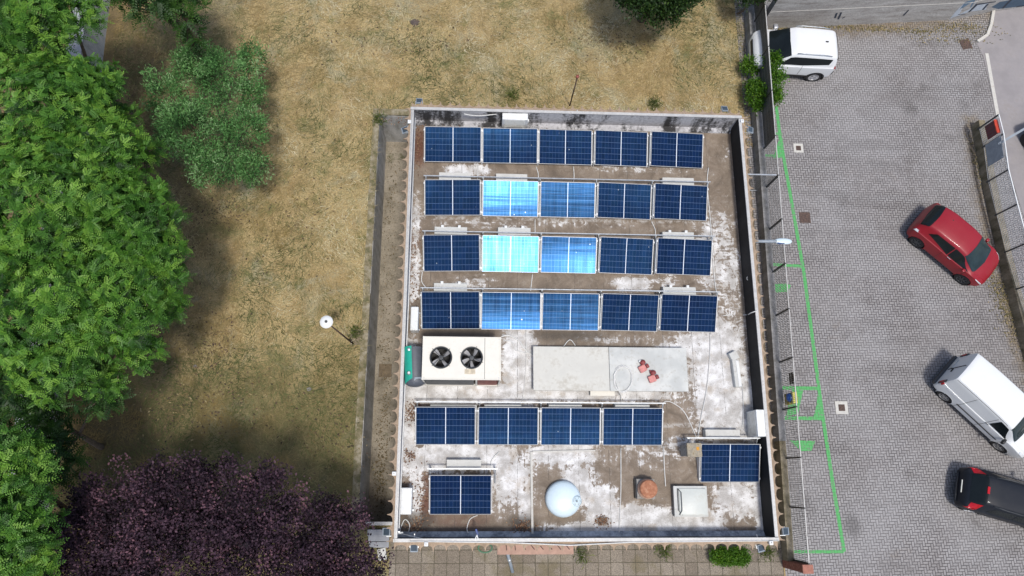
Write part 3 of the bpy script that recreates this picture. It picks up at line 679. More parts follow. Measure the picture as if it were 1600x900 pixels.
# ================================================================== ROOF EQUIPMENT
def fan_unit():
    zt = ZD+1.7; A = P(661, 526, zt); B = P(783, 526, zt); C = P(661, 593, zt); Wd = B.x-A.x; Dp = A.y-C.y
    t = thing('condenser_unit', 'large cream rooftop air-conditioning unit with two round fans', 'air conditioner', ((A.x+B.x)/2, (A.y+C.y)/2, ZD))
    Hh = zt-ZD; fanc = [P(689, 558, zt).x-t.location.x, P(737, 559.5, zt).x-t.location.x]; fy = P(689, 558.5, zt).y-t.location.y; fr = .322
    # top plate with round openings, built as ring of quads per fan cell
    mb = MB(); xs = [-Wd/2, (fanc[0]-.42), (fanc[0]+fanc[1])/2, fanc[1]+.42, Wd/2]; ys = [-Dp/2, fy-.43, fy+.43, Dp/2]
    for i in range(4):
        for j in range(3):
            x0, x1, y0, y1 = xs[i], xs[i+1], ys[j], ys[j+1]
            if j == 1 and i in (1, 2):
                c = fanc[i-1]; n = 32; outer = []; inner = []
                for k in range(n):
                    a = 2*math.pi*k/n; ca, sa = math.cos(a), math.sin(a)
                    tx = ((x1-c) if ca > 0 else (x0-c))/ca if abs(ca) > 1e-6 else 1e9
                    ty = ((y1-fy) if sa > 0 else (y0-fy))/sa if abs(sa) > 1e-6 else 1e9
                    r = min(tx, ty); outer.append((c+r*ca, fy+r*sa, Hh)); inner.append((c+fr*ca, fy+fr*sa, Hh))
                mb.add(outer+inner, [(k, (k+1) % n, n+(k+1) % n, n+k) for k in range(n)])
                for (qx, qy) in ((x0, y0), (x1, y0), (x1, y1), (x0, y1)):
                    a = math.atan2(qy-fy, qx-c) % (2*math.pi); k = int(a/(2*math.pi)*n); mb.add([outer[k], (qx, qy, Hh), outer[(k+1) % n]], [(0, 1, 2)])
            else: mb.poly([(x0, y0, Hh), (x1, y0, Hh), (x1, y1, Hh), (x0, y1, Hh)])
    for s in (-1, 1): mb.box((s*(Wd/2-.015), 0, Hh+.012), (.03, Dp+.03, .022))
    mb.box((0, Dp/2-.01, Hh+.012), (Wd-.061, .03, .022)); mb.box((0, -Dp/2+.01, Hh+.012), (Wd-.061, .03, .022))
    mb.build('top_plate', MT['cream'], t); mb = MB(); mb.box(((fanc[1]+.42), 0, Hh+.0035), (.012, Dp-.06, .005)); mb.build('seam', MT['darkmetal'], t)
    for (sx_, sy_) in ((-1, -1), (-1, 1), (1, -1), (1, 1)): mb = MB(); mb.box((sx_*(Wd/2-.07), sy_*(Dp/2-.07), Hh+.004), (.035, .035, .008), None, .002); mb.build('screw', MT['galv'], t)
    mb = MB(); mb.box((-Wd/2+.03, 0, Hh/2), (.05, Dp-.02, Hh-.02)); mb.box((Wd/2-.03, 0, Hh/2), (.05, Dp-.02, Hh-.02)); mb.box((0, Dp/2-.03, Hh/2), (Wd-.12, .04, Hh-.02))
    mb.box((0, -Dp/2+.04, .1), (Wd-.12, .06, .18)); mb.box((0, -Dp/2+.03, Hh-.03), (Wd-.12, .05, .04)); mb.box((Wd*.19, -Dp/2+.03, Hh/2+.05), (.06, .06, Hh-.2)); mb.build('body', MT['cream'], t)
    mb = MB(); mb.box((-Wd*.155, -Dp/2+.05, Hh/2+.06), (Wd*.63, .03, Hh-.24))
    for k in range(30): mb.box((-Wd*.155, -Dp/2+.03, .26+k*.045), (Wd*.62, .02, .018))
    mb.build('coil_grille', MT['darkmetal'], t)
    mb = MB(); mb.box((Wd*.335, -Dp/2+.045, Hh/2+.06), (Wd*.26, .03, Hh-.24)); mb.build('red_panel', MT['red_brown'], t)
    mb = MB(); mb.box((0, 0, Hh*.45), (Wd-.2, Dp-.2, .02)); mb.build('inner_floor', MT['black'], t)
    mg = NG('fan_blade'); MTb = mg.base(mg.mix(mg.noise(mg.pos(), 5), (.4, .4, .41), (.6, .6, .61)), .4, .3)
    for fi, c in enumerate(fanc):
        f = MB(); f.lathe([(fr+.012, Hh-.25), (fr+.012, Hh+.03), (fr+.035, Hh+.04), (fr+.045, Hh+.003), (fr+.03, Hh-.0), (fr-.005, Hh+.025), (fr-.005, Hh-.25)], (c, fy, 0), 40)
        f.f = [q for q in f.f if len(q) == 4]; fo = f.build('fan', MT['darkmetal'], t, True, 40)
        for k in range(4):
            a = math.pi*(k/2+.25+.12*fi); r = MB(); r.bar((c+.1*math.cos(a), fy+.1*math.sin(a), Hh+.02), (c+(fr+.08)*math.cos(a), fy+(fr+.08)*math.sin(a), Hh+.02), .014, .014); r.build('guard_rod', MT['darkmetal'], fo)
        h = MB(); h.lathe([(.0, Hh-.2), (.085, Hh-.2), (.085, Hh-.06), (.07, Hh-.035), (.0, Hh-.03)], (c, fy, 0), 20); h.build('hub', MT['darkmetal'], fo, True, 40)
        for k in range(5 if fi else 4):
            a0 = 2*math.pi*k/(5 if fi else 4)+.5+fi*.4; b = MB(); n = 7; vs = []
            for q in range(n):
                u = q/(n-1); r = .08+u*.245; wdt = .55-.12*u
                for s in (-1, 1):
                    a = a0+s*wdt/2+u*.2; vs.append((c+r*math.cos(a), fy+r*math.sin(a), Hh-.12-s*.045))
            b.add(vs, [(2*q, 2*q+1, 2*q+3, 2*q+2) for q in range(n-1)]); b.build('blade', MTb, fo)
    for x in (-Wd*.4, Wd*.4):
        pass
    b = MB(); b.box((fanc[1]-.05, fy-.45, Hh+.004), (.34, .16, .008), None, .003); b.build('stained_patch', simple('beige_patch', (.55, .48, .36), .8, 0, .2, 10), t)
fan_unit()
# green and grey rounded tank
def tank():
    z = ZD+1.15; c = P(646, 569, z); t = thing('storage_tank', 'dark grey rounded plastic tank with green side lying left of the fan unit', 'tank', (c.x, c.y, ZD), R_(4))
    L, r = 1.42, .345
    prof = [(0, -L/2)]+[(r*math.sin(a), -L/2+.18-.18*math.cos(a)) for a in np.linspace(.2, math.pi/2, 6)]+[(r*math.sin(a), L/2-.12+.12*math.cos(math.pi-a)*-1) for a in np.linspace(math.pi/2, math.pi-.2, 6)]+[(0, L/2)]
    rx = Matrix.Rotation(-math.pi/2, 3, 'X')
    TB = .8
    mb = MB(); mb.lathe(prof, (.02, 0, TB), 36, rx)
    mb.build('shell', MT['greyblue'], t, True, 50)
    # green cover plate on the upper left
    mb = MB(); n = 8; vs = []
    for y in (-.45, .62):
        for k in range(n+1):
            a = math.pi*(.56+.36*k/n); rr = r+.012; vs.append((.02+rr*math.cos(a), y+(.05 if y < 0 else 0)*k/n*-4, TB+rr*math.sin(a)))
    mb.add(vs, [(k, k+1, n+1+k+1, n+1+k) for k in range(n)]); mb.build('green_cover', MT['green_plastic'], t, True)
    mb = MB(); mb.lathe([(.05, 0), (.05, .05), (.03, .06), (0, .06)], (-.13, .5, TB+.33), 16); mb.lathe([(.07, 0), (.07, .03), (.04, .1), (0, .1)], (-.15, -.28, TB+.31), 16); mb.build('valve', MT['galv'], t, True, 40)
    mb = MB(); mb.box((.12, -.52, TB+.29), (.26, .22, .03), Matrix.Rotation(.4, 3, 'Y') @ Matrix.Rotation(.5, 3, 'X'), .01); mb.build('worn_patch', MT['greypipe'], t)
    mb = MB()
    mb.box((.02, -.4, .25), (.5, .1, .5)); mb.build('cradle', MT['darkmetal'], t); mb = MB(); mb.box((.02, .4, .25), (.5, .1, .5)); mb.build('cradle', MT['darkmetal'], t)
tank()
# big pale covered duct with two lids
def duct():
    z = ZD+.42; A = P(833, 541, z); B = P(1072, 543, z); C = P(833, 610, z); Wd = B.x-A.x; Dp = A.y-C.y
    t = thing('roof_duct', 'long low pale grey box with two flat metal lids', 'duct box', ((A.x+B.x)/2, (A.y+C.y)/2, ZD)); h = z-ZD
    mb = MB(); mb.box((0, 0, h/2-.03), (Wd-.08, Dp-.08, h-.06)); mb.build('body', MT['concrete'], t)
    split = P(951, 541, z).x-t.location.x
    g = NG('pale_grey_lid'); v = g.pos(); n = g.noise(v, 1.6, 4); m = g.noise(v, 6, 5, .7)
    c = g.mix(g.ss(n, .35, .7), (.45, .465, .45), (.58, .59, .565)); c = g.mix(g.math('MULTIPLY', g.ss(m, .52, .7), .5), c, (.33, .31, .26)); lid = g.base(c, .55)
    lid2 = simple('cream_grey_lid', (.55, .545, .5), .6, 0, .06, 1.5, (.34, .31, .25), .3)
    for (x0, x1) in ((-Wd/2, split-.006), (split+.006, Wd/2)):
        mb = MB(); mb.box(((x0+x1)/2, 0, h-.03), (x1-x0, Dp, .06), None, .012); mb.build('lid', lid2 if x0 < split-.1 else lid, t)
    return t, h
dt, dh = duct()
ZL = ZD+.42
# small plate, cable coil, red fittings
def mini(name, label, cat, px, py, z0): return thing(name, label, cat, P(px, py, z0))
t = mini('cover_plate', 'small cream plate lying below the long grey box', 'metal plate', 940, 615, ZD); mb = MB(); mb.box((0, 0, .16), (.85, .2, .05), None, .01); mb.box((0, 0, .07), (.7, .14, .13)); mb.build('plate', MT['cream'], t)
c0 = P(973, 592, ZL)
pts = [];
for k in range(46):
    a = k/45*2*math.pi*2.3+1.0; r = .34+.03*math.sin(k*.7); pts.append(c0+Vector((r*.95*math.cos(a), r*1.25*math.sin(a), .015+.02*k/45)))
pts += [P(968, 612, ZL+.04), P(970, 618, ZD+.05), P(971, 629, ZD+.04)]
tag(MB().tube(pts, .017, 6).build('cable_coil', MT['cable'], None, True), 'white cable coiled in loops on the long grey box', 'cable')
for (px, py, ang, lab) in ((1004, 575, .5, 'upper of two faded red lamp heads on the long grey box'), (1019, 591, .35, 'lower of two faded red lamp heads on the long grey box')):
    c = P(px, py, ZL); t = thing('lamp_head', lab, 'lamp head', c, ang, 'red lamp heads on the grey box')
    rot = Matrix.Rotation(R_(62), 3, 'Y'); mb = MB()
    mb.box((-.03, -.02, .07), (.26, .24, .12), None, .035); mb.build('housing', MT['pinkred'], t)
    mb = MB(); mb.lathe([(.0, 0), (.09, 0), (.1, .05), (.1, .1), (.06, .14), (0, .14)], (.08, .1, .07), 14, Matrix.Rotation(R_(-80), 3, 'X')); mb.box((.16, -.02, .08), (.1, .14, .1), None, .02); mb.build('collar', MT['darkred'], t, True, 40)
    mb = MB(); mb.box((.02, .24, .07), (.07, .07, .06), None, .015); mb.build('plug', MT['white_paint'] if py < 580 else MT['darkred'], t)
# white duct on the right
t = thing('cable_tray', 'long narrow light grey tray near the black right parapet', 'cable tray', P(1148, 580, ZD), R_(3)); mb = MB(); mb.box((0, -.1, .11), (.24, .95, .22), None, .02); mb.box((-.02, .52, .11), (.3, .3, .22), Matrix.Rotation(.4, 3, 'Z'), .03); mb.build('channel', MT['ballast'], t)
mb = MB(); mb.box((.05, -.12, .228), (.1, .9, .02), None, .005); mb.build('bright_edge', MT['white_paint'], t)
# white boxes
def wbox(px0, py0, px1, py1, h, label, name='junction_box', cat='electrical box'):
    z = ZD+h; A = P(px0, py0, z); B = P(px1, py0, z); C = P(px0, py1, z)
    t = thing(name, label, cat, ((A.x+B.x)/2, (A.y+C.y)/2, ZD)); mb = MB(); mb.box((0, 0, h/2+.04), (B.x-A.x, A.y-C.y, h-.08), None, .02); mb.build('case', MT['white_paint'], t)
    mb = MB(); mb.box((0, 0, h+.002), ((B.x-A.x)*.86, (A.y-C.y)*.93, .012), None, .005); mb.build('lid', MT['white_paint'], t)
    mb = MB()
    for s in (-1, 1): mb.box((0, s*(A.y-C.y)*.36, .04), ((B.x-A.x)*1.25, .05, .075))
    mb.build('foot', MT['galv'], t)
wbox(642, 479, 654, 516, .55, 'white electrical box at the left parapet beside the fourth panel row')
wbox(626, 762, 644, 804, .55, 'white electrical box at the left parapet near the bottom corner')
t = thing('inverter_cabinet', 'white cabinet with grey flank against the right parapet', 'cabinet', P(1189, 661, ZP-.05)); t.location.z = ZD
mb = MB(); mb.box((0, 0, .47), (.3, .88, .94), None, .015); mb.build('case', MT['white_paint'], t)
mb = MB(); mb.box((-.158, 0, .45), (.012, .8, .8)); mb.build('door', MT['galv'], t)
# split unit on the north parapet
z = ZD+.85; A = P(785, 174, z); B = P(825, 174, z); t = thing('split_unit', 'white split air-conditioning unit at the top parapet', 'air conditioner', ((A.x+B.x)/2, A.y-.16, ZD)); Wd = B.x-A.x
mb = MB(); mb.box((0, 0, .52), (Wd, .32, .66), None, .02); mb.build('case', MT['white_paint'], t)
mb = MB()
for k in range(9): mb.box((0, -.165, .26+k*.065), (Wd*.8, .012, .03))
mb.build('front_grille', MT['ballast'], t)
for s in (-1, 1): mb = MB(); mb.box((s*Wd*.36, -.02, .095), (.07, .48, .19)); mb.build('leg', MT['galv'], t)
mb = MB(); mb.box((Wd/2+.03, -.02, .5), (.06, .1, .16), None, .01); mb.build('valve', MT['white_paint'], t)
# chimney
z = ZD+.85; A = P(1073, 692, z); B = P(1096, 692, z); C = P(1073, 714, z)
t = thing('chimney', 'square concrete chimney with an orange stain at the left of the single panel', 'chimney', ((A.x+B.x)/2, (A.y+C.y)/2, ZD)); sx, sy = B.x-A.x, A.y-C.y
mb = MB(); mb.box((-.03, 0, .37), (sx*.82, sy*.82, .74)); mb.build('stack', MT['concrete'], t)
mb = MB(); mb.box((0, 0, .8), (sx, sy, .12), None, .02); mb.build('cap', simple('mossy_chimney_cap', (.34, .3, .23), .9, 0, .3, 10, (.2, .15, .07), .5, .4), t)
mb = MB(); mb.box((sx*.22, sy*.1, .863), (.09, .11, .01), None, .004); mb.build('stain', simple('orange_lichen', (.6, .28, .03), .8), t)
# round tank lid
z = ZD+.35; c = P(881, 780, z); t = thing('water_tank', 'round pale blue tank dome with a small cap', 'tank', (c.x, c.y, ZD)); rr = P(908.5, 780, z).x-c.x
mb = MB(); mb.lathe([(rr*.98, 0), (rr*1.02, .05), (rr, .2), (rr*.97, .26), (rr*.86, .32), (rr*.6, .37), (rr*.3, .395), (0, .4)], (0, 0, 0), 56); mb.build('dome', MT['bluedome'], t, True, 50)
mb = MB(); mb.lathe([(.17, .28), (.17, .36), (.15, .385), (.05, .39), (.04, .41), (0, .41)], (.42, -.06, 0), 24); cap = mb.build('cap', simple('grey_blue_cap', (.42, .54, .6), .4), t, True, 40)
mb = MB(); mb.lathe([(.025, .41), (.025, .425), (0, .425)], (.42, -.06, 0), 10); mb.build('knob', MT['darkmetal'], cap)
for k in range(6):
    a = k*math.pi/3; mb = MB(); mb.box((.42+.11*math.cos(a), -.06+.11*math.sin(a), .388), (.03, .03, .012)); mb.build('vent_slot', MT['greypipe'], cap)
# terracotta chimney
z = ZD+.62; c = P(1014, 764, z); t = thing('vent_chimney', 'round terracotta vent cap on a square base', 'vent', (c.x, c.y, ZD)); r = P(1027.5, 764, z).x-c.x
mb = MB(); mb.box((-.03, .0, .16), (.6, .64, .32), None, .02); mb.build('base', MT['concrete'], t)
mb = MB(); mb.box((-.34, .0, .08), (.05, .6, .16)); mb.build('side_flashing', MT['black'], t)
mb = MB(); mb.lathe([(r*.85, .32), (r*.85, .5), (r*1.02, .52), (r*1.02, .6), (r*.92, .63), (r*.4, .65), (0, .655)], (0, 0, 0), 36); mb.build('cap', MT['terracotta'], t, True, 35)
mb = MB(); mb.lathe([(r*1.14, .36), (r*1.14, .43), (r*1.0, .5), (r*.87, .5), (r*.87, .36)], (0, 0, 0), 36); mb.build('collar', simple('pale_terracotta', (.5, .32, .23), .9, 0, .2, 8), t, True, 35)
# skylight hatch
z = ZD+.3; A = P(1053, 760, z); B = P(1104, 760, z); C = P(1053, 807, z); sx, sy = B.x-A.x, A.y-C.y
t = thing('roof_hatch', 'square white skylight hatch with a metal opening bar', 'skylight', ((A.x+B.x)/2, (A.y+C.y)/2, ZD))
mb = MB(); mb.box((0, 0, .11), (sx, sy, .22)); mb.build('curb', MT['concrete'], t)
mb = MB(); mb.box((0, 0, .245), (sx+.03, sy+.03, .05), None, .015); mb.build('frame', MT['ballast'], t)
mb = MB(); mb.box((.06, -.01, .28), (sx*.84, sy*.9, .07), None, .03); mb.build('cover', MT['hatch'], t, True, 40)
mb = MB(); x = -sx*.37; mb.tube([(x-.03, sy*.42, .33), (x+.07, sy*.3, .36), (x+.07, -sy*.3, .36), (x, -sy*.45, .3)], .014, 6); mb.tube([(x-.03, sy*.42, .3), (x-.03, -sy*.3, .31), (x+.1, -sy*.45, .3)], .012, 6); mb.build('opening_bar', MT['darkmetal'], t, True)

# ------------------------------------------------------------------ floodlights round the parapet
FLD = [(655, 158, (0, 1), 'upright floodlight over the grass at the top left corner of the roof'), (1132, 170, (0, 1), 'upright floodlight over the grass at the top right corner of the roof'), (1172, 203, (1, -.1), 'floodlight facing the car park below the roof top right corner'),
       (633, 203, (-1, -.3), 'floodlight over the sunken passage near the top left corner'), (647, 856, (0, -1), 'floodlight over the slab path at the bottom left corner'), (1189, 856, (.25, -1), 'tilted floodlight over the slab path at the bottom right corner'),
       (1227, 830, (1, 0), 'floodlight over the car park fence at the bottom right corner'), (604, 831, (-1, 0), 'floodlight over the steps at the bottom left corner')]
for (px, py, d, lab) in FLD:
    z = ZP-.2 if py < 820 or px in (604,) else ZP-.25
    c = P(px, py, z); t = thing('floodlight', lab, 'floodlight', c, math.atan2(d[1], d[0])-math.pi/2, 'floodlights round the parapet')
    rot = Matrix.Rotation(R_(-22), 3, 'X'); mb = MB(); mb.box((0, 0, 0), (.24, .27, .07), rot, .015)
    for k in range(5): mb.box((-.08+k*.04, -.0, -.05), (.012, .2, .05), rot)
    mb.build('housing', MT['greypipe'], t)
    mb = MB(); mb.box((0, .0, .038), (.19, .2, .008), rot); mb.build('glass', MT['lampglass'], t)
    mb = MB(); mb.bar((-.13, 0, -.02), (-.13, -.22, -.02), .02, .03); mb.bar((.13, 0, -.02), (.13, -.22, -.02), .02, .03); mb.bar((-.13, -.22, -.02), (.13, -.22, -.02), .03, .02); mb.bar((0, -.2, -.03), (0, -.42, -.03), .03, .03); mb.build('bracket', MT['galv'], t)
for (px, py, lab) in ((640, 191, 'small white socket box on the left coping near the top'), (1159, 190, 'small white socket box at the top right coping corner'), (616, 740, 'small white socket box on the left coping near the bottom'), (666, 850, 'small white socket box on the bottom coping near the left corner'), (1204, 848, 'small white socket box on the bottom coping near the right corner')):
    t = thing('socket_box', lab, 'electrical box', P(px, py, ZP), 0, 'white socket boxes on the coping'); mb = MB(); mb.box((0, 0, .03), (.13, .13, .1), None, .02); mb.build('case', MT['white_paint'], t)
    mb = MB(); mb.lathe([(.02, .08), (.02, .1), (.012, .11), (0, .11)], (0, 0, 0), 10); mb.build('gland', MT['ballast'], t)
# wall lamp over the fence
z = ZP-.25; a = P(1183, 377, z); b = P(1213, 377, z+.03); c = P(1234, 377, z)
t = thing('street_lamp', 'pale blue-grey lamp arm reaching over the fence from the right wall', 'street lamp', (BX1, a.y, z))
mb = MB(t.location); mb.tube([(BX1+.0, a.y, z), a, b], [.05, .055, .06], 12); mb.build('arm', MT['greypipe'], t, True, 40)
mb = MB(); n = 16
prof = [(0, -.32)]+[(.1*math.sin(q)**.7, -.32*math.cos(q)) for q in np.linspace(.15, math.pi-.15, 10)]+[(0, .32)]
sc = Matrix.Diagonal((1, 1.15, .6)) @ Matrix.Rotation(math.pi/2, 3, 'Y'); mb.lathe(prof, Vector((b+c)/2)-t.location, 18, sc); mb.build('lamp_head', MT['bluedome'], t, True, 60)
mb = MB(); mb.box(Vector((b+c)/2)-t.location+Vector((-.1, -.09, .035)), (.26, .06, .012), None, .004); mb.build('dark_band', simple('navy_band', (.03, .06, .16), .4), t)

# ------------------------------------------------------------------ loose cables on the roof
def sm(pts, n=6):
    pts = [Vector(p) for p in pts]; out = []
    for i in range(len(pts)-1):
        p0, p1, p2, p3 = pts[max(i-1, 0)], pts[i], pts[i+1], pts[min(i+2, len(pts)-1)]
        for k in range(n):
            t = k/n; out.append(.5*((2*p1)+(p2-p0)*t+(2*p0-5*p1+4*p2-p3)*t*t+(3*p1-p0-3*p2+p3)*t**3))
    return out+[pts[-1]]
zc = ZD+.03
CB = [([(838, 261), (841, 272), (841, 283)], 'cable from the first to the second panel row near the middle'), ([(896, 260), (897, 274), (896, 284)], 'cable from the first to the second row right of the middle'),
      ([(747, 258), (746, 280)], 'cable between the first two rows on the left'), ([(836, 342), (836, 366)], 'cable between the second and third rows near the middle'), ([(1018, 346), (1024, 360), (1023, 370)], 'wavy cable between the second and third rows on the right'),
      ([(660, 425), (659, 440), (668, 452)], 'curved cable between the third and fourth rows at the left end'), ([(832, 428), (829, 455)], 'cable between the third and fourth rows near the middle'),
      ([(1107, 262), (1105, 290), (1110, 345), (1112, 372), (1116, 432), (1120, 460)], 'long cable down the right ends of the panel rows'),
      ([(1110, 520), (1109, 560), (1104, 610), (1096, 650), (1090, 684)], 'long white cable from the fourth row down to the chimney panel'),
      ([(1035, 632), (1040, 627), (1052, 630), (1070, 645), (1088, 683)], 'white cable curving from the four-panel row to the chimney panel'),
      ([(783, 526), (795, 524), (810, 532), (822, 548), (834, 556)], 'thick pale cable from the fan unit to the grey box'), ([(822, 516), (822, 560), (820, 600), (816, 628)], 'cable left of the long grey box'),
      ([(788, 532), (800, 535), (806, 547), (822, 552)], 'second pale cable between the fan unit and the grey box'),
      ([(746, 805), (734, 812), (730, 830), (742, 838), (745, 846)], 'curved cable below the lone panel at bottom left'), ([(780, 706), (768, 720), (766, 738)], 'curved cable behind the lone panel at bottom left'),
      ([(1130, 493), (1165, 492), (1180, 484)], 'cable climbing over the black right parapet'), ([(878, 545), (890, 531), (899, 540)], 'short looped cable above the long grey box'),
      ([(1037, 697), (1038, 730), (1040, 760)], 'thin cable left of the chimney'), ([(970, 700), (970, 770), (967, 838)], 'straight pale conduit from the four-panel row to the bottom parapet'),
      ([(623, 834), (632, 812), (640, 820), (638, 832)], 'looped cable in the bottom left roof corner'), ([(1160, 600), (1162, 640), (1160, 668)], 'thin cable by the narrow grey tray')]
for pts, lab in CB:
    q = [P(x, y, zc) for x, y in pts]
    if 'climbing' in lab: q[-1] = P(1184, 485, ZP+.05); q.insert(2, P(1173, 489, ZP-.1))
    tag(MB().tube(sm(q), .024 if 'thick' in lab else .017, 6).build('roof_cable', MT['cable'], None, True), lab, 'cable', 'cables lying on the roof')
tag(MB().tube(sm([P(725, 178, ZP-.05), P(735, 180, ZP-.1), P(750, 181, ZP-.2), P(770, 179, ZP-.15), P(786, 178, ZD+.5)]), .02, 6).build('roof_cable', MT['cable'], None, True), 'sagging cable along the top parapet to the split unit', 'cable', 'cables lying on the roof')
tag(MB().tube(sm([P(902, 172, ZP+.03), P(899, 182, ZP-.3), P(896, 195, ZD+.1), P(895, 205, zc)]), .02, 6).build('roof_cable', MT['cable'], None, True), 'cable hanging down the top parapet right of the split unit', 'cable', 'cables lying on the roof')
t = thing('flood_pole', 'thin slanted pole lamp at the bottom left roof corner', 'lamp', P(625, 833, ZD+.3)); mb = MB(t.location); mb.bar(P(624, 833, ZD+.5), P(660, 842, ZP), .03, .03); mb.build('pole', MT['galv'], t)
mb = MB(t.location); mb.box(P(625, 833, ZD+.52), (.2, .08, .06), None, .02); mb.build('head', MT['white_paint'], t)
t = thing('wall_valve', 'small white ring valve on the black right parapet', 'valve', P(1170, 435, ZD+.5)); mb = MB(); mb.tube([(.07*math.cos(a), .07*math.sin(a), 0) for a in np.linspace(0, 5.5, 14)], .018, 6); mb.build('ring', MT['cream'], t, True)
t = thing('wall_bracket', 'small blue and white bracket on the bottom parapet', 'bracket', P(745, 838, ZP)); mb = MB(); mb.box((0, .12, -.05), (.06, .2, .06), Matrix.Rotation(.3, 3, 'Z'), .01); mb.build('blue_grip', simple('navy_plastic', (.03, .06, .2), .5), t); mb = MB(); mb.bar((-.05, -.1, .03), (0, .05, .03), .025, .03); mb.bar((.05, -.1, .03), (0, .05, .03), .025, .03); mb.build('fork', MT['white_paint'], t)

# leaf litter in the roof corners
def litter(name, lst, z, cols, size, kind='stuff', n=400):
    V = []; Fq = []; 
    for (px, py, rx, ry, m) in lst:
        c = P(px, py, z); k = F/(CAMH-z)
        for _ in range(m):
            x = c.x+random.gauss(0, rx/k*.5); y = c.y+random.gauss(0, ry/k*.5); a = random.uniform(0, 6.28); s = size*random.uniform(.6, 1.3)
            d = Vector((math.cos(a), math.sin(a), random.uniform(-.3, .3)))*s; q = Vector((-math.sin(a), math.cos(a), random.uniform(-.4, .4)))*s*.45
            o = Vector((x, y, z+.015+random.random()*.03)); b = len(V); V += [o-d, o+q, o+d, o-q]; Fq.append((b, b+1, b+2, b+3))
    g = NG(name+'_mat'); c = g.ramp(g.island(), cols); m = g.base(c, .9)
    return tag(npmesh(name, np.array([tuple(v) for v in V]), np.array(Fq), m), kind=kind)
litter('leaf_litter', [(652, 225, 14, 50, 260), (700, 192, 90, 7, 420), (790, 193, 60, 6, 90), (646, 420, 9, 90, 200), (645, 646, 14, 18, 200), (640, 712, 10, 10, 90), (660, 770, 20, 40, 150), (940, 815, 12, 9, 120), (815, 824, 20, 12, 160), (650, 822, 20, 14, 120)], ZD, [(0, (.06, .03, .02)), (.5, (.16, .08, .045)), (1, (.3, .2, .12))], .035)

# ================================================================== CAR-PARK FENCE
def fence_line(base_pts, wall_h, wall_t, top_h, post_px, label_w, label_f, mesh_col, name_w='low_wall', stepx=.062, panel_mat=None):
    pass
MT['fencewall'] = wall_mat('low_wall_concrete', (.23, .23, .23), (.31, .31, .31), (.15, .15, .14))
MT['wallmoss'] = wall_mat('mossy_low_wall', (.2, .17, .11), (.3, .26, .19), (.1, .09, .05))
MT['wire'] = simple('grey_steel_bars', (.3, .31, .32), .5, .5, .15, 8)
MT['screen'] = wall_mat('dark_screen_cloth', (.07, .085, .095), (.12, .14, .15), (.05, .06, .065)); WH, FH = .55, 1.75
ya, yb = P(1232, 876, 0).y, 23.0
wl = thing('low_wall', 'low grey concrete wall between the building and the car park', 'wall', (FX(6), 6, 0))
mb = MB(wl.location); ym = P(1200, 690, 0).y
A = Vector((FX(ym)-.12, ym, 0)); B = Vector((FX(24)-.12, 24, 0))
up = Vector((0, 0, WH/2)); mb.bar(A+up, B+up, .26, WH); mb.build('wall_body', MT['fencewall'], wl)
mb = MB(wl.location); A2 = Vector((FX(ya)-.12, ya, 0)); mb.bar(A2+up*.94, A+up*.94-Vector((0, .003, 0)), .24, WH*.94); mb.build('mossy_section', MT['wallmoss'], wl)
fe = thing('metal_fence', 'long grey barred metal fence with top rail along the car park', 'fence', (FX(6), 6, 0))
posts_y = [P(1186, 232, WH).y, P(1190, 292, WH).y, P(1198, 358, WH).y, P(1205, 425, WH).y, P(1210, 493, WH).y, P(1214, 566, WH).y, P(1217, 640, WH).y, P(1219, 716, WH).y, P(1226, 792, WH).y, ya+.08]
top = posts_y[0]
while top < 23: top += 2.05; posts_y.insert(0, top)
xo = -.02
for y in posts_y:
    mb = MB(fe.location); mb.bar((FX(y)+xo, y, WH-.02), (FX(y)+xo, y, FH), .05, .06, (0, 1, 0)); mb.build('post', MT['darkmetal'], fe)
for y1, y0 in zip(posts_y[:-1], posts_y[1:]):
    mb = MB(fe.location); mb.bar((FX(y0)+xo, y0+.03, FH), (FX(y1)+xo, y1-.03, FH), .035, .03); mb.build('top_rail', MT['coping'], fe)
    mb = MB(fe.location); n = max(2, int((y1-y0)/.066))
    for k in range(1, n):
        y = y0+(y1-y0)*k/n; mb.bar((FX(y)+xo, y, WH+.05), (FX(y)+xo, y, FH-.02), .009, .014, (0, 1, 0))
    for k in range(5):
        zz = WH+.06+(FH-.1-WH)*k/4; mb.bar((FX(y0)+xo+.008, y0+.03, zz), (FX(y1)+xo+.008, y1-.03, zz), .008, .009)
    mb.build('bar_grating', MT['wire'], fe)
    if y0 > 13.5:
        mb = MB(fe.location); mb.bar((FX(y0)+xo+.02, y0+.03, (WH+FH)/2), (FX(y1)+xo+.02, y1-.03, (WH+FH)/2), .006, FH-WH-.08); mb.build('screen_cloth', MT['screen'], fe)
# spur gate to the building
yg = P(1190, 292, .5).y; sp = thing('side_gate', 'short barred gate between the fence and the building', 'gate', (11, yg, 0))
mb = MB(sp.location); x0, x1 = 10.5, FX(yg)-.1
for k in range(22): 
    x = x0+(x1-x0)*k/21; mb.bar((x, yg, .1), (x, yg, 1.7), .014, .014, (0, 1, 0))
mb.build('bars', MT['wire'], sp)
mb = MB(sp.location); mb.bar((x0, yg, 1.72), (x1, yg, 1.72), .05, .04); mb.bar((x0, yg, .1), (x1, yg, .1), .04, .04); mb.bar((x0, yg, 0), (x0, yg, 1.75), .06, .06, (0, 1, 0)); mb.build('gate_frame', MT['galv'], sp)
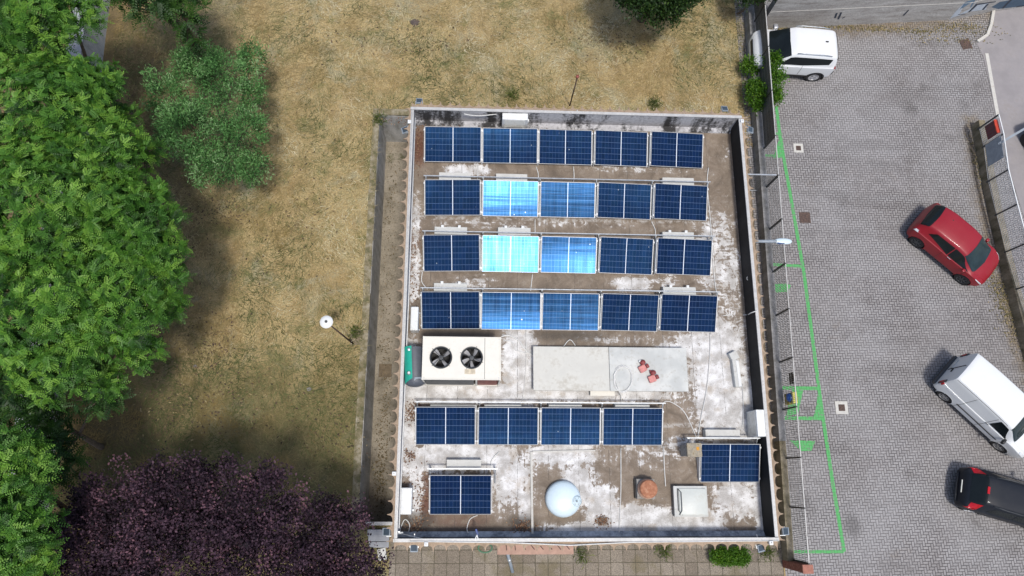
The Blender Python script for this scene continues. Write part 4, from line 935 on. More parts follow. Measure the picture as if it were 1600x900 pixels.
# brick end pillar
c = P(1231, 876, 0); t = thing('brick_pillar', 'reddish brick pillar at the bottom end of the car park fence', 'pillar', (c.x-.05, c.y-.1, 0)); mb = MB(); mb.box((0, 0, .85), (.34, .26, 1.7)); 
for k in range(12): mb.box((0, 0, .1+k*.14), (.348, .268, .1), None, .008)
mb.build('shaft', MT['brick'], t); mb = MB(); mb.box((0, 0, 1.74), (.38, .3, .08), None, .015); mb.build('cap', simple('brick_cap', (.34, .15, .11), .9, 0, .15, 8), t)
# things on the fence
y = P(1229, 592, 1.2).y; t = thing('fence_sign', 'black plate hanging on the car park fence above the yellow box', 'sign', (FX(y)+.05, y, 1.4)); mb = MB(); mb.box((0, 0, 0), (.02, .44, .5), None, .004); mb.build('plate', MT['black'], t)
mb = MB()
for s in (-.16, .16): mb.box((-.03, s, .2), (.05, .03, .03))
mb.build('clip', MT['wire'], t)
y = P(1231, 622, 1.2).y; t = thing('post_box', 'yellow box with round blue front fixed to the car park fence', 'box', (FX(y)+.1, y, .75))
my = simple('yellow_paint', (.55, .48, .04), .5, 0, .12, 6); mblu = simple('glossy_blue', (.03, .1, .36), .25, 0, .1, 5)
mb = MB(); mb.box((-.0, 0, .3), (.18, .42, .72), None, .02); mb.build('case', my, t)
mb = MB(); mb.lathe([(.17, 0), (.165, .05), (.13, .1), (.07, .125), (0, .13)], (-.09, .03, .42), 24, Matrix.Rotation(-math.pi/2, 3, 'Y')); mb.build('blue_dome', mblu, t, True, 60)
mb = MB(); mb.box((-.01, 0, .675), (.17, .43, .04), None, .015); mb.build('roof', simple('pale_yellow', (.5, .47, .1), .5), t)

# ================================================================== RIGHT WALL + FENCE
RB = [P(1522, 196, 0), P(1541, 300, 0), P(1566, 415, 0), P(1597, 535, 0), P(1650, 720, 0)]
RWH, RFH = .5, 1.75
rwl = thing('low_wall', 'mossy low concrete wall along the right edge of the car park', 'wall', RB[1])
def along(s):
    i = min(int(s), len(RB)-2); return RB[i].lerp(RB[i+1], s-i)
mb = MB(rwl.location)
for a, b in zip(RB[:-1], RB[1:]):
    d = (b-a).normalized(); q = Vector((-d.y, d.x, 0))*.14
    mb.prism([(a-q)[:2], (a+q)[:2], (b+q)[:2], (b-q)[:2]], 0, RWH)
mb.build('wall_body', MT['wallmoss'], rwl)
rf = thing('metal_fence', 'grey perforated metal fence along the right edge of the car park', 'fence', RB[1])
def rmesh():
    g = NG('perforated_steel'); v = g.obj(); x, y, z = g.sep(g.pos())
    n = g.noise(g.pos(), 2, 4); c = g.mix(n, (.52, .53, .54), (.66, .66, .65)); return g.base(c, .6, .2)
MT['perf'] = rmesh()
foot = [(1529, 201), (1536, 230), (1543, 284), (1556, 336), (1571, 394), (1588, 452), (1606, 510), (1622, 570), (1640, 640)]
fp = [P(x, y, RWH) for x, y in foot]
for p in fp:
    mb = MB(rf.location); mb.bar(p-Vector((0, 0, .05)), Vector((p.x, p.y, RFH)), .06, .05, (0, 1, 0)); mb.build('post', MT['darkmetal'], rf)
for a, b in zip(fp[:-1], fp[1:]):
    A = Vector((a.x, a.y, RFH)); B = Vector((b.x, b.y, RFH)); mb = MB(rf.location); mb.bar(A, B, .04, .04); mb.build('top_rail', MT['white_paint'], rf)
    mb = MB(rf.location); L = (b-a).length; n = int(L/.085)
    for k in range(1, n):
        q = a.lerp(b, k/n); mb.bar(Vector((q.x, q.y, RWH+.03)), Vector((q.x, q.y, RFH-.03)), .014, .012, (0, 1, 0))
    for k in range(15):
        zz = RWH+.04+k*(RFH-RWH-.08)/14; off = Vector(((b-a).y, -(b-a).x, 0)).normalized()*-.012
        mb.bar(Vector((a.x, a.y, zz))+off, Vector((b.x, b.y, zz))+off, .008, .014)
    mb.build('mesh_panel', MT['perf'], rf)
# red notice and grey board on this fence
a, b = fp[0], fp[1]; d = (b-a).normalized(); q = Vector((d.y, -d.x, 0)); q = q if q.x < 0 else -q
ang = math.atan2(d.y, d.x)
t = thing('notice_board', 'red framed notice board hung on the right fence beside the street', 'sign', a.lerp(b, .5)+q*.06+Vector((0, 0, .75)), ang)
mb = MB(); mb.box((0, 0, 0), (.62, .04, .6), None, .006); mb.build('board', simple('maroon_paint', (.12, .02, .03), .5), t)
mb = MB()
for k in range(4): mb.box((-.22+k*.145, .0, 0), (.02, .055, .54))
mb.build('slat', MT['darkmetal'], t)
mr = simple('red_paint', (.55, .06, .03), .45); mb = MB(); mb.box((0, -.1 if q.x > 0 else .0, .33), (.6, .16, .05), None, .01); mb.build('red_hood', mr, t)
a, b = fp[1], fp[2]; d = (b-a).normalized(); q = Vector((d.y, -d.x, 0)); q = q if q.x < 0 else -q
t = thing('banner', 'plain grey board tied to the right fence below the notice board', 'board', a.lerp(b, .32)+q*.05+Vector((0, 0, .68)), math.atan2(d.y, d.x)); mb = MB(); mb.box((0, 0, 0), (1.0, .015, .95), None, .004); mb.build('panel', MT['greypipe'], t)
mb = MB()
for s in (-.45, .45): mb.box((s, 0, .4), (.04, .03, .04))
mb.build('tie', MT['white_paint'], t)
t = thing('barrier_pole', 'slanted grey steel pole leaning out from the right fence over the street', 'pole', P(1562, 224, 1.5)); mb = MB(t.location); mb.bar(P(1562, 224, 1.55), P(1640, 178, 2.6), .09, .09); mb.build('shaft', MT['greypipe'], t); mb = MB(t.location); mb.bar(P(1562, 224, 1.56), P(1562, 224, 0), .09, .09, (0, 1, 0)); mb.build('stand', MT['greypipe'], t)

# ================================================================== TOP CONCRETE WALL WITH GRAFFITI
def topwall():
    A, B, C, D = P(1186, 46, 0), P(1490, 31, 0), P(1545, 19, 0), P(1660, 4, 0)
    t = thing('boundary_wall', 'long pale concrete boundary wall with blue graffiti at the top of the car park', 'wall', B)
    g = NG('board_marked_concrete'); v = g.pos(); x, y, z = g.sep(v)
    n = g.noise(g.comb(g.math('MULTIPLY', x, .6), y, g.math('MULTIPLY', z, 4)), 1.6, 6, .7); f = g.noise(v, 14, 4, .7)
    c = g.ramp(n, [(.3, (.25, .23, .21)), (.5, (.38, .365, .345)), (.7, (.48, .47, .45))]); c = g.mix(.5, c, g.ramp(f, [(.3, (.25, .25, .25)), (.7, (.72, .72, .72))]), 'OVERLAY')
    g.bump(f, .4, .02); MW = g.base(c, .9); H = 3.0
    for a, b in ((A, B), (B, C), (C, D)):
        d = (b-a).normalized(); q = Vector((-d.y, d.x, 0)); mb = MB(t.location)
        mb.prism([a[:2], b[:2], (b+q*.3)[:2], (a+q*.3)[:2]], 0, H); mb.build('wall_body', MW, t)
        mb = MB(t.location); mb.bar(a-q*.006+Vector((0, 0, 1.25)), b-q*.006+Vector((0, 0, 1.25)), .012, .03); mb.build('joint_line', MT['kerb'], t)
    # graffiti: pieces of colour on the wall face
    mk_ = lambda n, c: simple(n, c, .7, 0, .1, 6)
    blue = mk_('graffiti_blue', (.13, .2, .28)); pale = mk_('graffiti_pale', (.45, .5, .56)); dk = mk_('graffiti_dark', (.03, .04, .06)); nav = mk_('graffiti_navy', (.06, .1, .15))
    def face(poly, mat, lvl, nm):
        mb = MB(t.location); vs = []
        for (px, py) in poly:
            # intersect ray with wall face planes
            best = None
            dirv = Vector(RC @ np.array([px-800., py-450., F]))
            for a, b in ((A, B), (B, C), (C, D)):
                d = (b-a).normalized(); q = Vector((-d.y, d.x, 0)); k = (a-CAMP).dot(q)/dirv.dot(q); p = CAMP+dirv*k; s = (p-a).dot(d)/(b-a).length
                if -.02 <= s <= 1.02: best = p-q*(.004+.003*lvl)
            vs.append(best if best else p)
        mb.poly(vs); mb.build(nm, mat, t)
    face([(1484, 29), (1494, 17), (1508, 3), (1528, 0), (1520, 12), (1513, 19), (1496, 25)], pale, 0, 'graffiti_stroke')
    face([(1500, 14), (1508, 3), (1525, -2), (1518, 11)], blue, 1, 'graffiti_stroke')
    face([(1515, 18), (1522, 9), (1544, 5), (1540, 15)], pale, 0, 'graffiti_stroke')
    face([(1549, 11), (1562, 3), (1590, -2), (1610, -4), (1610, 8), (1560, 14)], nav, 0, 'graffiti_stroke')
    for k in ([(1512, 19), (1516, 18), (1527, 8), (1524, 7)], [(1524, 8), (1556, 3), (1556, 1.8), (1524, 6)], [(1534, 15), (1537, 15), (1545, 6), (1542, 6)], [(1565, 13), (1568, 13), (1582, -1), (1578, -1)], [(1588, 11), (1610, 8), (1610, 6.5), (1588, 9.5)], [(1497, 23), (1508, 22), (1508, 21), (1497, 22)],
              [(1303, 28), (1306, 28), (1309, 20), (1306, 20)], [(1308, 30), (1311, 30), (1316, 19), (1313, 19)], [(1316, 29), (1320, 27), (1320, 25.5), (1316, 27.5)], [(1410, 24), (1413, 24), (1421, 15), (1419, 15)]):
        face(k, dk, 2, 'graffiti_outline')
topwall()

# ================================================================== CARS
def car(name, label, cat, pos, heading, st, paint, glass, wheels, r_wh, spec):
    """st: stations (x, half width, z_low, z_belt, half width roof, z_roof); front = +x"""
    t = thing(name, label, cat, pos, heading)
    X = np.array([s[0] for s in st]); Q = np.array([s[1:] for s in st])
    def par(x):
        # monotone cubic interpolation
        i = int(np.clip(np.searchsorted(X, x)-1, 0, len(X)-2)); h = X[i+1]-X[i]; u = (x-X[i])/h
        def slope(k):
            if k == 0 or k == len(X)-1: return (Q[min(k+1, len(X)-1)]-Q[max(k-1, 0)])/(X[min(k+1, len(X)-1)]-X[max(k-1, 0)])
            d0 = (Q[k]-Q[k-1])/(X[k]-X[k-1]); d1 = (Q[k+1]-Q[k])/(X[k+1]-X[k]); return np.where(d0*d1 > 0, 2*d0*d1/np.where(d0+d1 == 0, 1, d0+d1), 0)
        m0, m1 = slope(i)*h, slope(i+1)*h
        return (2*u**3-3*u**2+1)*Q[i]+(u**3-2*u**2+u)*m0+(-2*u**3+3*u**2)*Q[i+1]+(u**3-u**2)*m1
    def prof(x):
        w_, zl, zb, wr, zr = par(x); dz = max(zr-zb, .02); k = min(1, dz/.4)
        return [(w_*.9, zl), (w_*.985, zl+.1), (w_, zl+.5*(zb-zl)), (w_*.985, zb-.05), (w_*.955, zb), (wr+(w_-wr)*.12*k+.0, zr-.13*k-.02*(1-k)), (wr-.02, zr-.05*k-.01), (wr-.1, zr-.012), (wr*.45, zr+.018), (0, zr+.022)]
    NV = 10
    def S(x, v):
        pr = prof(x); v = min(max(v, 0), NV-1-1e-6); i = int(v); u = v-i; p0, p1, p2, p3 = pr[max(i-1, 0)], pr[i], pr[i+1], pr[min(i+2, NV-1)]
        if i in (0, 4): a = tuple(p1[k]+(p2[k]-p1[k])*u for k in (0, 1))
        else:
            a = []
            for k in (0, 1):
                m0 = (p2[k]-p0[k])*.5 if i-1 not in (4,) and i != 5 else (p2[k]-p1[k]); m1 = (p3[k]-p1[k])*.5 if i+1 != 4 else (p2[k]-p1[k])
                a.append((2*u**3-3*u**2+1)*p1[k]+(u**3-2*u**2+u)*m0+(-2*u**3+3*u**2)*p2[k]+(u**3-u**2)*m1)
        return a[0], a[1]
    xs = []
    for i in range(len(X)-1):
        n = max(2, int(round((X[i+1]-X[i])/.05))); xs += list(np.linspace(X[i], X[i+1], n, endpoint=False))
    xs.append(X[-1]); vs_ = np.linspace(0, NV-1-1e-6, 46)
    ns = len(vs_)*2-1; V = []
    for x in xs:
        half = [S(x, v) for v in vs_]
        V += [(x, y, z) for y, z in half]+[(x, -y, z) for y, z in half[-2::-1]]
    mb = MB(); faces = []
    wc = [(wheels[0], s) for s in (1, -1)]+[(wheels[1], s) for s in (1, -1)]
    for i in range(len(xs)-1):
        for j in range(ns-1):
            q = (i*ns+j, (i+1)*ns+j, (i+1)*ns+j+1, i*ns+j+1); c = [sum(V[k][d] for k in q)/4 for d in range(3)]
            if any(math.hypot(c[0]-wx, c[2]-r_wh) < r_wh*1.1 and abs(c[1]) > .45 for wx in wheels): continue
            faces.append(q)
    n0 = 0; faces.append(tuple(range(ns-1, -1, -1))); faces.append(tuple((len(xs)-1)*ns+j for j in range(ns)))
    mb.add(V, faces); body = mb.build('body', paint, t, True, 38)
    mu = MB(); wmid = Q[:, 0].max(); mu.box(((X[0]+X[-1])/2, 0, .36), (X[-1]-X[0]-.35, (wmid-.28)*2, .36)); mu.build('underbody', MT['black'], t)
    def patch(nm, cor, mat, side=1, off=.006, n=10, full=False, parent=t):
        """cor: four (x,v) corners A(bottom rear) B(bottom front) C(top front) D(top rear)"""
        m = MB(); vs = []; fs = []
        def pt(x, v, sd):
            e = 1e-3; y0, z0 = S(x, v); y1, z1 = S(x+e, v); y2, z2 = S(x, min(v+.01, NV-1.001)); 
            a = Vector((e, y1-y0, z1-z0)); b = Vector((0, y2-y0, z2-z0)); nn = a.cross(b)
            if v+.01 >= NV-1.001: nn = Vector((-(z1-z0), 0, e))
            if nn.length > 0: nn.normalize()
            if nn.y < 0 and v < 8: nn = -nn
            if v >= 6 and nn.z < 0: nn = -nn
            p = Vector((x, y0, z0))+nn*off; return (p.x, p.y*sd, p.z)
        A, B, C, D = cor
        if full:
            # spans both sides: v runs from vA up to the centre and down again
            for i in range(n+1):
                u = i/n; vv = []
                for sd in (1, -1):
                    row = []
                    for k in range(n+1):
                        s = k/n; x = A[0]*(1-s)*(1-u)+B[0]*(1-s)*u+C[0]*s*u+D[0]*s*(1-u); v = A[1]*(1-s)*(1-u)+B[1]*(1-s)*u+C[1]*s*u+D[1]*s*(1-u)
                        row.append(pt(x, v, sd))
                    vv.append(row)
                vs += vv[0]+vv[1][-2::-1]
            w2 = 2*n+1; fs = [(i*w2+j, (i+1)*w2+j, (i+1)*w2+j+1, i*w2+j+1) for i in range(n) for j in range(w2-1)]
        else:
            for i in range(n+1):
                u = i/n
                for k in range(n+1):
                    s = k/n; x = A[0]*(1-s)*(1-u)+B[0]*(1-s)*u+C[0]*s*u+D[0]*s*(1-u); v = A[1]*(1-s)*(1-u)+B[1]*(1-s)*u+C[1]*s*u+D[1]*s*(1-u); vs.append(pt(x, v, side))
            w2 = n+1; fs = [(i*w2+j, (i+1)*w2+j, (i+1)*w2+j+1, i*w2+j+1) for i in range(n) for j in range(n)]
        m.add(vs, fs); return m.build(nm, mat, parent, True)
    for k, wx in enumerate(wheels):
        for s in (1, -1):
            w_ = par(wx)[0]; yo = s*(w_-.015); rot = Matrix.Rotation(-s*math.pi/2, 3, 'X'); m = MB(); R = r_wh
            wo = MB(); wo.lathe([(R*.62, -.2), (R*.93, -.2), (R, -.16), (R, -.05), (R*.93, -.005), (R*.66, .0), (R*.62, -.03)], (wx, yo, R), 32, rot); wo.f = [f for f in wo.f if len(f) == 4]; wh = wo.build('wheel', MT['rubber'], t, True, 40)
            m.lathe([(0, -.07), (R*.62, -.07), (R*.64, -.0), (R*.58, -.005), (R*.55, -.05), (R*.2, -.055), (R*.16, -.015), (0, -.01)], (wx, yo, R), 28, rot)
            for q in range(spec.get('spokes', 5)):
                a = 2*math.pi*q/spec.get('spokes', 5); d = Vector((math.cos(a), 0, math.sin(a))); m.bar(Vector((wx, yo-s*.02, R))+d*R*.12, Vector((wx, yo-s*.02, R))+d*R*.58, R*.16, .03, (0, 1, 0))
            m.build('rim', spec.get('rim', MT['alu']), wh, True, 35)
            # wheel arch lip
            m = MB(); pts = [Vector((wx+R*1.13*math.cos(a), s*(par(wx+R*1.1*math.cos(a))[0]-.012), R+R*1.13*math.sin(a))) for a in np.linspace(-.25, math.pi+.25, 18)]
            pts = [Vector((p.x, s*(abs(S(p.x, 2.0)[0])-.01), p.z)) for p in pts]; m.tube(pts, .035 if spec.get('clad') else .016, 6); m.build('wheel_arch', MT['black'] if spec.get('clad') else paint, t, True)
            m = MB(); m.lathe([(R*1.08, -.3), (R*1.08, -.02)], (wx, yo, R), 28, rot); m.f = [f for f in m.f if len(f) == 4]; m.build('arch_liner', MT['black'], t)
    for (xg, v0, v1) in spec.get('gaps', ()):
        for sd in (1, -1): patch('door_gap', [(xg-.007, v0), (xg+.007, v0), (xg+.007, v1), (xg-.007, v1)], MT['black'], sd, .004, 8)
    return t, patch, S, par

def carpaint(name, c, rough=.25, dirt=.1, coat=.5):
    g = NG(name); n = g.noise(g.pos(), 2.5, 5, .6); f = g.noise(g.pos(), 40, 3, .7)
    col = g.mix(g.math('MULTIPLY', g.ss(n, .4, .75), dirt), c, (.3, .27, .22)); g.base(col, g.math('ADD', g.math('MULTIPLY', f, .15), rough)); g.b.inputs['Coat Weight'].default_value = coat; g.b.inputs['Coat Roughness'].default_value = .08; return g.m
gg = NG('tinted_car_glass'); gg.base(gg.mix(gg.noise(gg.pos(), 1.5, 3), (.005, .007, .008), (.016, .022, .024)), .06, 0, .25); GLS = gg.m
gg = NG('pale_car_glass'); gg.base(gg.mix(gg.noise(gg.pos(), 2.2, 3), (.008, .015, .018), (.035, .06, .066)), .1, 0, .35); GLP = gg.m
MT['tail'] = simple('red_lamp_lens', (.42, .004, .012), .2, 0, .15, 12); MT['head'] = simple('headlamp_lens', (.7, .72, .74), .12, .2, .1, 12)
MT['plate'] = simple('number_plate', (.62, .62, .58), .5, 0, .06, 8)

def mid(a, b): return (a+b)/2
# --- red hatchback: near-side wheels seen at (1430,378) rear and (1503,438) front
rr_ = .31
ra, rb = P(1430, 378, rr_), P(1503, 438, rr_); dv = (rb-ra); wb = dv.length; hd = math.atan2(dv.y, dv.x); nrm = Vector((-math.sin(hd), math.cos(hd), 0))
cen = (ra+rb)/2+nrm*.83; cen.z = 0
RED = carpaint('red_car_paint', (.27, .003, .012), .4, .02, .25)
k = wb/2.5
st = [(-1.93*k, .58, .38, .62, .42, .68), (-1.88*k, .75, .3, .82, .54, .92), (-1.78*k, .83, .25, .92, .58, 1.16), (-1.5*k, .855, .22, .95, .6, 1.4), (-.9*k, .86, .22, .95, .62, 1.48), (-.1*k, .86, .22, .93, .61, 1.48), (.38*k, .86, .22, .92, .6, 1.42), (.84*k, .86, .22, .93, .64, 1.18), (1.26*k, .855, .22, .93, .68, .97), (1.58*k, .82, .23, .86, .6, .88), (1.84*k, .72, .26, .74, .48, .75), (1.98*k, .54, .32, .6, .34, .62), (2.04*k, .34, .38, .5, .2, .52)]
t, patch, S, par = car('parked_car', 'red hatchback parked at an angle beside the right fence', 'car', cen, hd, st, RED, GLS, (-wb/2, wb/2), .335, {'rim': MT['darkmetal'], 'spokes': 7, 'gaps': ((-.3*k, 1.2, 4.05), (.98*k, 1.2, 4.0))})
patch('windscreen', [(1.0*k, 5.4), (1.04*k, 5.4), (1.0*k, 9), (.99*k, 9)], GLP, full=True) if False else None
patch('windscreen', [(.42*k, 5.5), (1.16*k, 4.9), (1.34*k, 8.99), (.52*k, 8.99)], GLP, full=True, off=.008)
patch('rear_window', [(-1.8*k, 5.5), (-1.52*k, 5.8), (-1.46*k, 8.99), (-1.84*k, 8.99)], GLS, full=True, off=.008)
for s in (1, -1):
    patch('side_window', [(-1.3*k, 4.5), (-.1*k, 4.05), (-.1*k, 5.2), (-1.0*k, 5.1)], GLS, s); patch('side_window', [(-.06*k, 4.05), (1.08*k, 4.05), (.42*k, 5.2), (-.06*k, 5.2)], GLS, s)
    patch('tail_light', [(-1.84*k, 3.0), (-1.62*k, 3.2), (-1.66*k, 4.2), (-1.8*k, 4.2)], MT['head'] if s < 0 else MT['tail'], s, .01)
    patch('headlight', [(1.5*k, 3.4), (1.88*k, 2.8), (1.82*k, 4.3), (1.5*k, 4.3)], MT['head'], s, .008)
    patch('door_handle', [(-.02*k, 3.2), (.16*k, 3.2), (.16*k, 3.45), (-.02*k, 3.45)], MT['alu'], s, .02, 3)
    m = MB(); m.box((.86*k, s*.9, .96), (.13, .15, .11), None, .04); m.build('mirror', RED if s < 0 else RED, t, True, 40)
m = MB(); m.box((-1.88*k, 0, .62), (.03, .5, .11), Matrix.Rotation(-.3, 3, 'Y')); m.build('number_plate', MT['plate'], t)
m = MB(); m.box((-.95*k, .2, 1.49), (.05, .04, .05), None, .01); m.build('aerial_base', MT['black'], t)
t.scale = (.965, 1, 1)
# --- white van
rr_ = .31; ra, rb = P(1475, 620, rr_), P(1560, 698, rr_); dv = rb-ra; wb = dv.length; hd = math.atan2(dv.y, dv.x); nrm = Vector((-math.sin(hd), math.cos(hd), 0)); cen = (ra+rb)/2+nrm*.82; cen.z = 0
WHT = carpaint('white_van_paint', (.72, .74, .745), .35, .05)
VAN = [(-1.98, .74, .4, 1.0, .62, 1.62), (-1.95, .82, .3, 1.05, .7, 1.78), (-1.8, .84, .24, 1.05, .71, 1.82), (-.8, .86, .22, 1.05, .72, 1.86), (.0, .86, .22, 1.05, .72, 1.85), (.55, .86, .22, 1.04, .7, 1.78), (.9, .86, .22, 1.04, .68, 1.55), (1.35, .855, .22, 1.03, .68, 1.12), (1.7, .84, .23, .95, .64, .99), (2.0, .76, .27, .78, .55, .82), (2.12, .6, .34, .64, .4, .67), (2.16, .4, .4, .54, .25, .56)]
t, patch, S, par = car('parked_van', 'white panel van parked between the red and the black car', 'van', cen, hd, VAN, WHT, GLS, (-wb/2, wb/2), rr_, {'rim': simple('grey_hubcap', (.3, .3, .3), .5, .3), 'spokes': 5, 'gaps': ((.12, 1.2, 5.3), (1.08, 1.2, 4.0), (-.9, 1.2, 5.3))})
patch('windscreen', [(.68, 5.85), (1.26, 5.4), (1.36, 8.99), (.7, 8.99)], GLP, full=True, off=.008)
for s in (1, -1):
    patch('side_window', [(.2, 4.1), (1.02, 4.08), (.66, 4.95), (.24, 4.95)], GLS, s, .01)
    patch('tail_light', [(-1.965, 2.6), (-1.9, 2.6), (-1.9, 3.9), (-1.965, 3.9)], MT['tail'], s, .015)
    patch('headlight', [(1.78, 3.3), (2.05, 3.0), (2.0, 4.5), (1.74, 4.5)], MT['head'], s, .01)
    patch('side_trim', [(-.95, 1.95), (.95, 1.95), (.95, 2.15), (-.95, 2.15)], MT['black'], s, .015, 6)
    patch('door_handle', [(.08, 3.3), (.24, 3.3), (.24, 3.5), (.08, 3.5)], MT['black'], s, .02, 3)
    patch('roof_gutter', [(-1.9, 5.45), (.72, 5.45), (.72, 5.66), (-1.9, 5.66)], MT['darkmetal'], s, .008, 8)
    patch('side_panel', [(-1.7, 2.7), (-.95, 2.7), (-.95, 3.9), (-1.7, 3.9)], WHT, s, .006); patch('side_panel', [(-.85, 2.7), (.0, 2.7), (.0, 4.9), (-.85, 4.9)], WHT, s, .006)
    m = MB(); m.box((.98, s*.97, 1.12), (.1, .22, .18), None, .04); m.build('mirror', MT['black'], t, True, 40)
m = MB(); m.box((-2.0, 0, .42), (.14, 1.5, .22), None, .04); m.build('rear_bumper', MT['darkmetal'], t)
m = MB(); m.box((-1.99, .0, 1.15), (.03, .012, 1.1)); m.build('door_gap', MT['black'], t)
m = MB(); m.box((-2.0, -.12, .98), (.03, .16, .05)); m.build('rear_handle', MT['black'], t)
m = MB(); m.box((-2.0, .3, .75), (.03, .5, .12)); m.build('number_plate', MT['plate'], t)
for s in (1, -1):
    m = MB(); m.box((-1.97, s*.73, .95), (.07, .11, .5), None, .015); m.build('lamp_surround', MT['darkmetal'], t)
    m = MB(); m.box((-1.985, s*.735, .95), (.06, .085, .28), None, .01); m.build('tail_light', MT['tail'], t)
# --- black car
hd = R_(-15.5); tl1, tl2 = P(1523, 735, .95), P(1519, 791, .95); c0 = (tl1+tl2)/2
BLK = carpaint('dark_blue_black_paint', (.009, .012, .019), .5, .02, .12)
st = [(-1.95, .5, .4, .62, .36, .66), (-1.9, .7, .32, .8, .5, .86), (-1.75, .8, .26, .95, .56, 1.05), (-1.35, .84, .22, .98, .57, 1.44), (-.8, .86, .22, .97, .6, 1.5), (.2, .86, .22, .95, .6, 1.5), (.6, .86, .22, .94, .6, 1.4), (1.15, .85, .22, .95, .66, 1.0), (1.55, .83, .23, .88, .6, .92), (1.85, .74, .27, .74, .5, .77), (2.0, .5, .36, .55, .3, .58)]
cen = Vector((c0.x, c0.y, 0))+Vector((math.cos(hd), math.sin(hd), 0))*1.54
BS = BLK.node_tree.nodes['Principled BSDF']; BS.inputs['Specular IOR Level'].default_value = .25
t, patch, S, par = car('parked_car', 'black hatchback with bright red tail lights below the white van', 'car', cen, hd, st, BLK, GLS, (-1.25, 1.28), .31, {'rim': MT['alu'], 'spokes': 5, 'gaps': ((-.8, 1.5, 4.05), (-.07, 1.2, 4.05), (.95, 1.2, 4.0))})
patch('windscreen', [(.68, 5.9), (1.1, 5.5), (1.1, 8.99), (.68, 8.99)], GLP, full=True, off=.008)
patch('rear_window', [(-1.74, 5.5), (-1.36, 5.7), (-1.34, 8.99), (-1.78, 8.99)], GLS, full=True, off=.008)
for s in (1, -1):
    patch('side_window', [(-1.1, 4.2), (-.1, 4.12), (-.1, 4.95), (-.9, 4.95)], GLS, s); patch('side_window', [(-.04, 4.12), (.85, 4.08), (.5, 4.9), (-.04, 4.95)], GLS, s)
    patch('tail_light', [(-1.84, 2.7), (-1.55, 3.0), (-1.38, 5.0), (-1.7, 5.0)], MT['tail'], s, .012); patch('headlight', [(1.6, 3.4), (1.88, 3.0), (1.82, 4.6), (1.54, 4.6)], MT['head'], s, .008)
    m = MB(); m.box((.75, s*.95, 1.0), (.16, .2, .13), None, .04); m.build('mirror', BLK, t, True, 40)
    m = MB(); m.tube([(-1.1, s*.56, 1.5), (-.6, s*.6, 1.545), (.3, s*.6, 1.54), (.55, s*.58, 1.45)], .018, 6); m.build('roof_rail', MT['darkmetal'], t, True)
t.scale = (.95, .94, .97)
m = MB(); m.box((-1.93, 0, .72), (.03, .5, .1), Matrix.Rotation(-.3, 3, 'Y')); m.build('number_plate', MT['plate'], t)
m = MB(); m.box((-1.36, .0, 1.475), (.1, .28, .03), None, .01); m.build('brake_light', MT['tail'], t)
m = MB(); m.tube([(-1.965, -.6, .5), (-2.0, -.3, .52), (-2.01, 0, .52), (-2.0, .3, .52), (-1.965, .6, .5)], .035, 6); m.build('rear_bumper', BLK, t, True)
# --- white off-roader at the top, nose to the fence
rr_ = .35; rw_ = P(1271, 121, rr_); hd = R_(180-2.5); nrm = Vector((-math.sin(hd), math.cos(hd), 0)); fwd = Vector((math.cos(hd), math.sin(hd), 0))
wb = 2.57; cen = rw_+fwd*wb/2-nrm*.87; cen.z = 0
WH2 = carpaint('white_suv_paint', (.74, .76, .77), .3, .04)
st = [(-1.98, .66, .5, .8, .5, .88), (-1.94, .8, .4, 1.0, .6, 1.2), (-1.82, .87, .34, 1.1, .66, 1.55), (-1.6, .89, .3, 1.1, .68, 1.67), (-.8, .9, .29, 1.08, .69, 1.7), (-.1, .9, .29, 1.07, .69, 1.7), (.16, .9, .29, 1.07, .68, 1.64), (.55, .9, .29, 1.07, .71, 1.4), (.95, .895, .29, 1.08, .74, 1.15), (1.15, .89, .3, 1.06, .74, 1.1), (1.36, .86, .32, 1.0, .7, 1.04), (1.52, .78, .36, .86, .6, .9), (1.58, .6, .42, .7, .45, .74)]
t, patch, S, par = car('parked_car', 'white boxy off-road car parked nose to the fence at the top', 'car', cen, hd, st, WH2, GLS, (-wb/2, .98), rr_, {'clad': True, 'spokes': 5, 'gaps': ((-.45, 1.6, 4.1), (.62, 1.6, 4.1))})
patch('windscreen', [(.2, 5.75), (.9, 5.45), (.98, 8.99), (.24, 8.99)], GLS, full=True, off=.008)
patch('rear_window', [(-1.93, 5.6), (-1.8, 5.6), (-1.8, 8.99), (-1.93, 8.99)], GLS, full=True, off=.008)
for s in (1, -1):
    patch('side_window', [(-1.55, 4.35), (-.45, 4.15), (-.45, 4.95), (-1.62, 4.95)], GLS, s); patch('side_window', [(-.45, 4.15), (.68, 4.15), (.2, 4.95), (-.45, 4.95)], GLS, s)
    patch('sill_trim', [(-.92, .2), (.6, .2), (.6, 1.5), (-.92, 1.5)], MT['black'], s, .012); patch('tail_light', [(-1.93, 3.2), (-1.84, 3.2), (-1.84, 4.3), (-1.93, 4.3)], MT['tail'], s, .012)
    patch('headlight', [(1.4, 2.9), (1.52, 2.9), (1.52, 4.2), (1.4, 4.2)], MT['head'], s, .012)
    patch('door_handle', [(-.35, 3.4), (-.18, 3.4), (-.18, 3.6), (-.35, 3.6)], WH2, s, .02, 3)
    m = MB(); m.box((.62, s*1.0, 1.1), (.2, .24, .18), None, .05); m.build('mirror', MT['alu'], t, True, 40)
    m = MB(); m.tube([(-1.5, s*.66, 1.68), (-1.2, s*.67, 1.74), (-.3, s*.67, 1.755), (.0, s*.66, 1.72)], .02, 6); m.build('roof_rail', MT['galv'], t, True)
m = MB(); m.box((-1.99, 0, .56), (.12, 1.5, .26), None, .05); m.build('rear_bumper', MT['black'], t)
m = MB(); m.box((-1.3, -.0, 1.735), (.12, .05, .05), None, .015); m.build('aerial', MT['black'], t)
m = MB(); m.box((1.57, 0, .75), (.05, 1.0, .2), None, .02); m.build('grille', MT['black'], t)

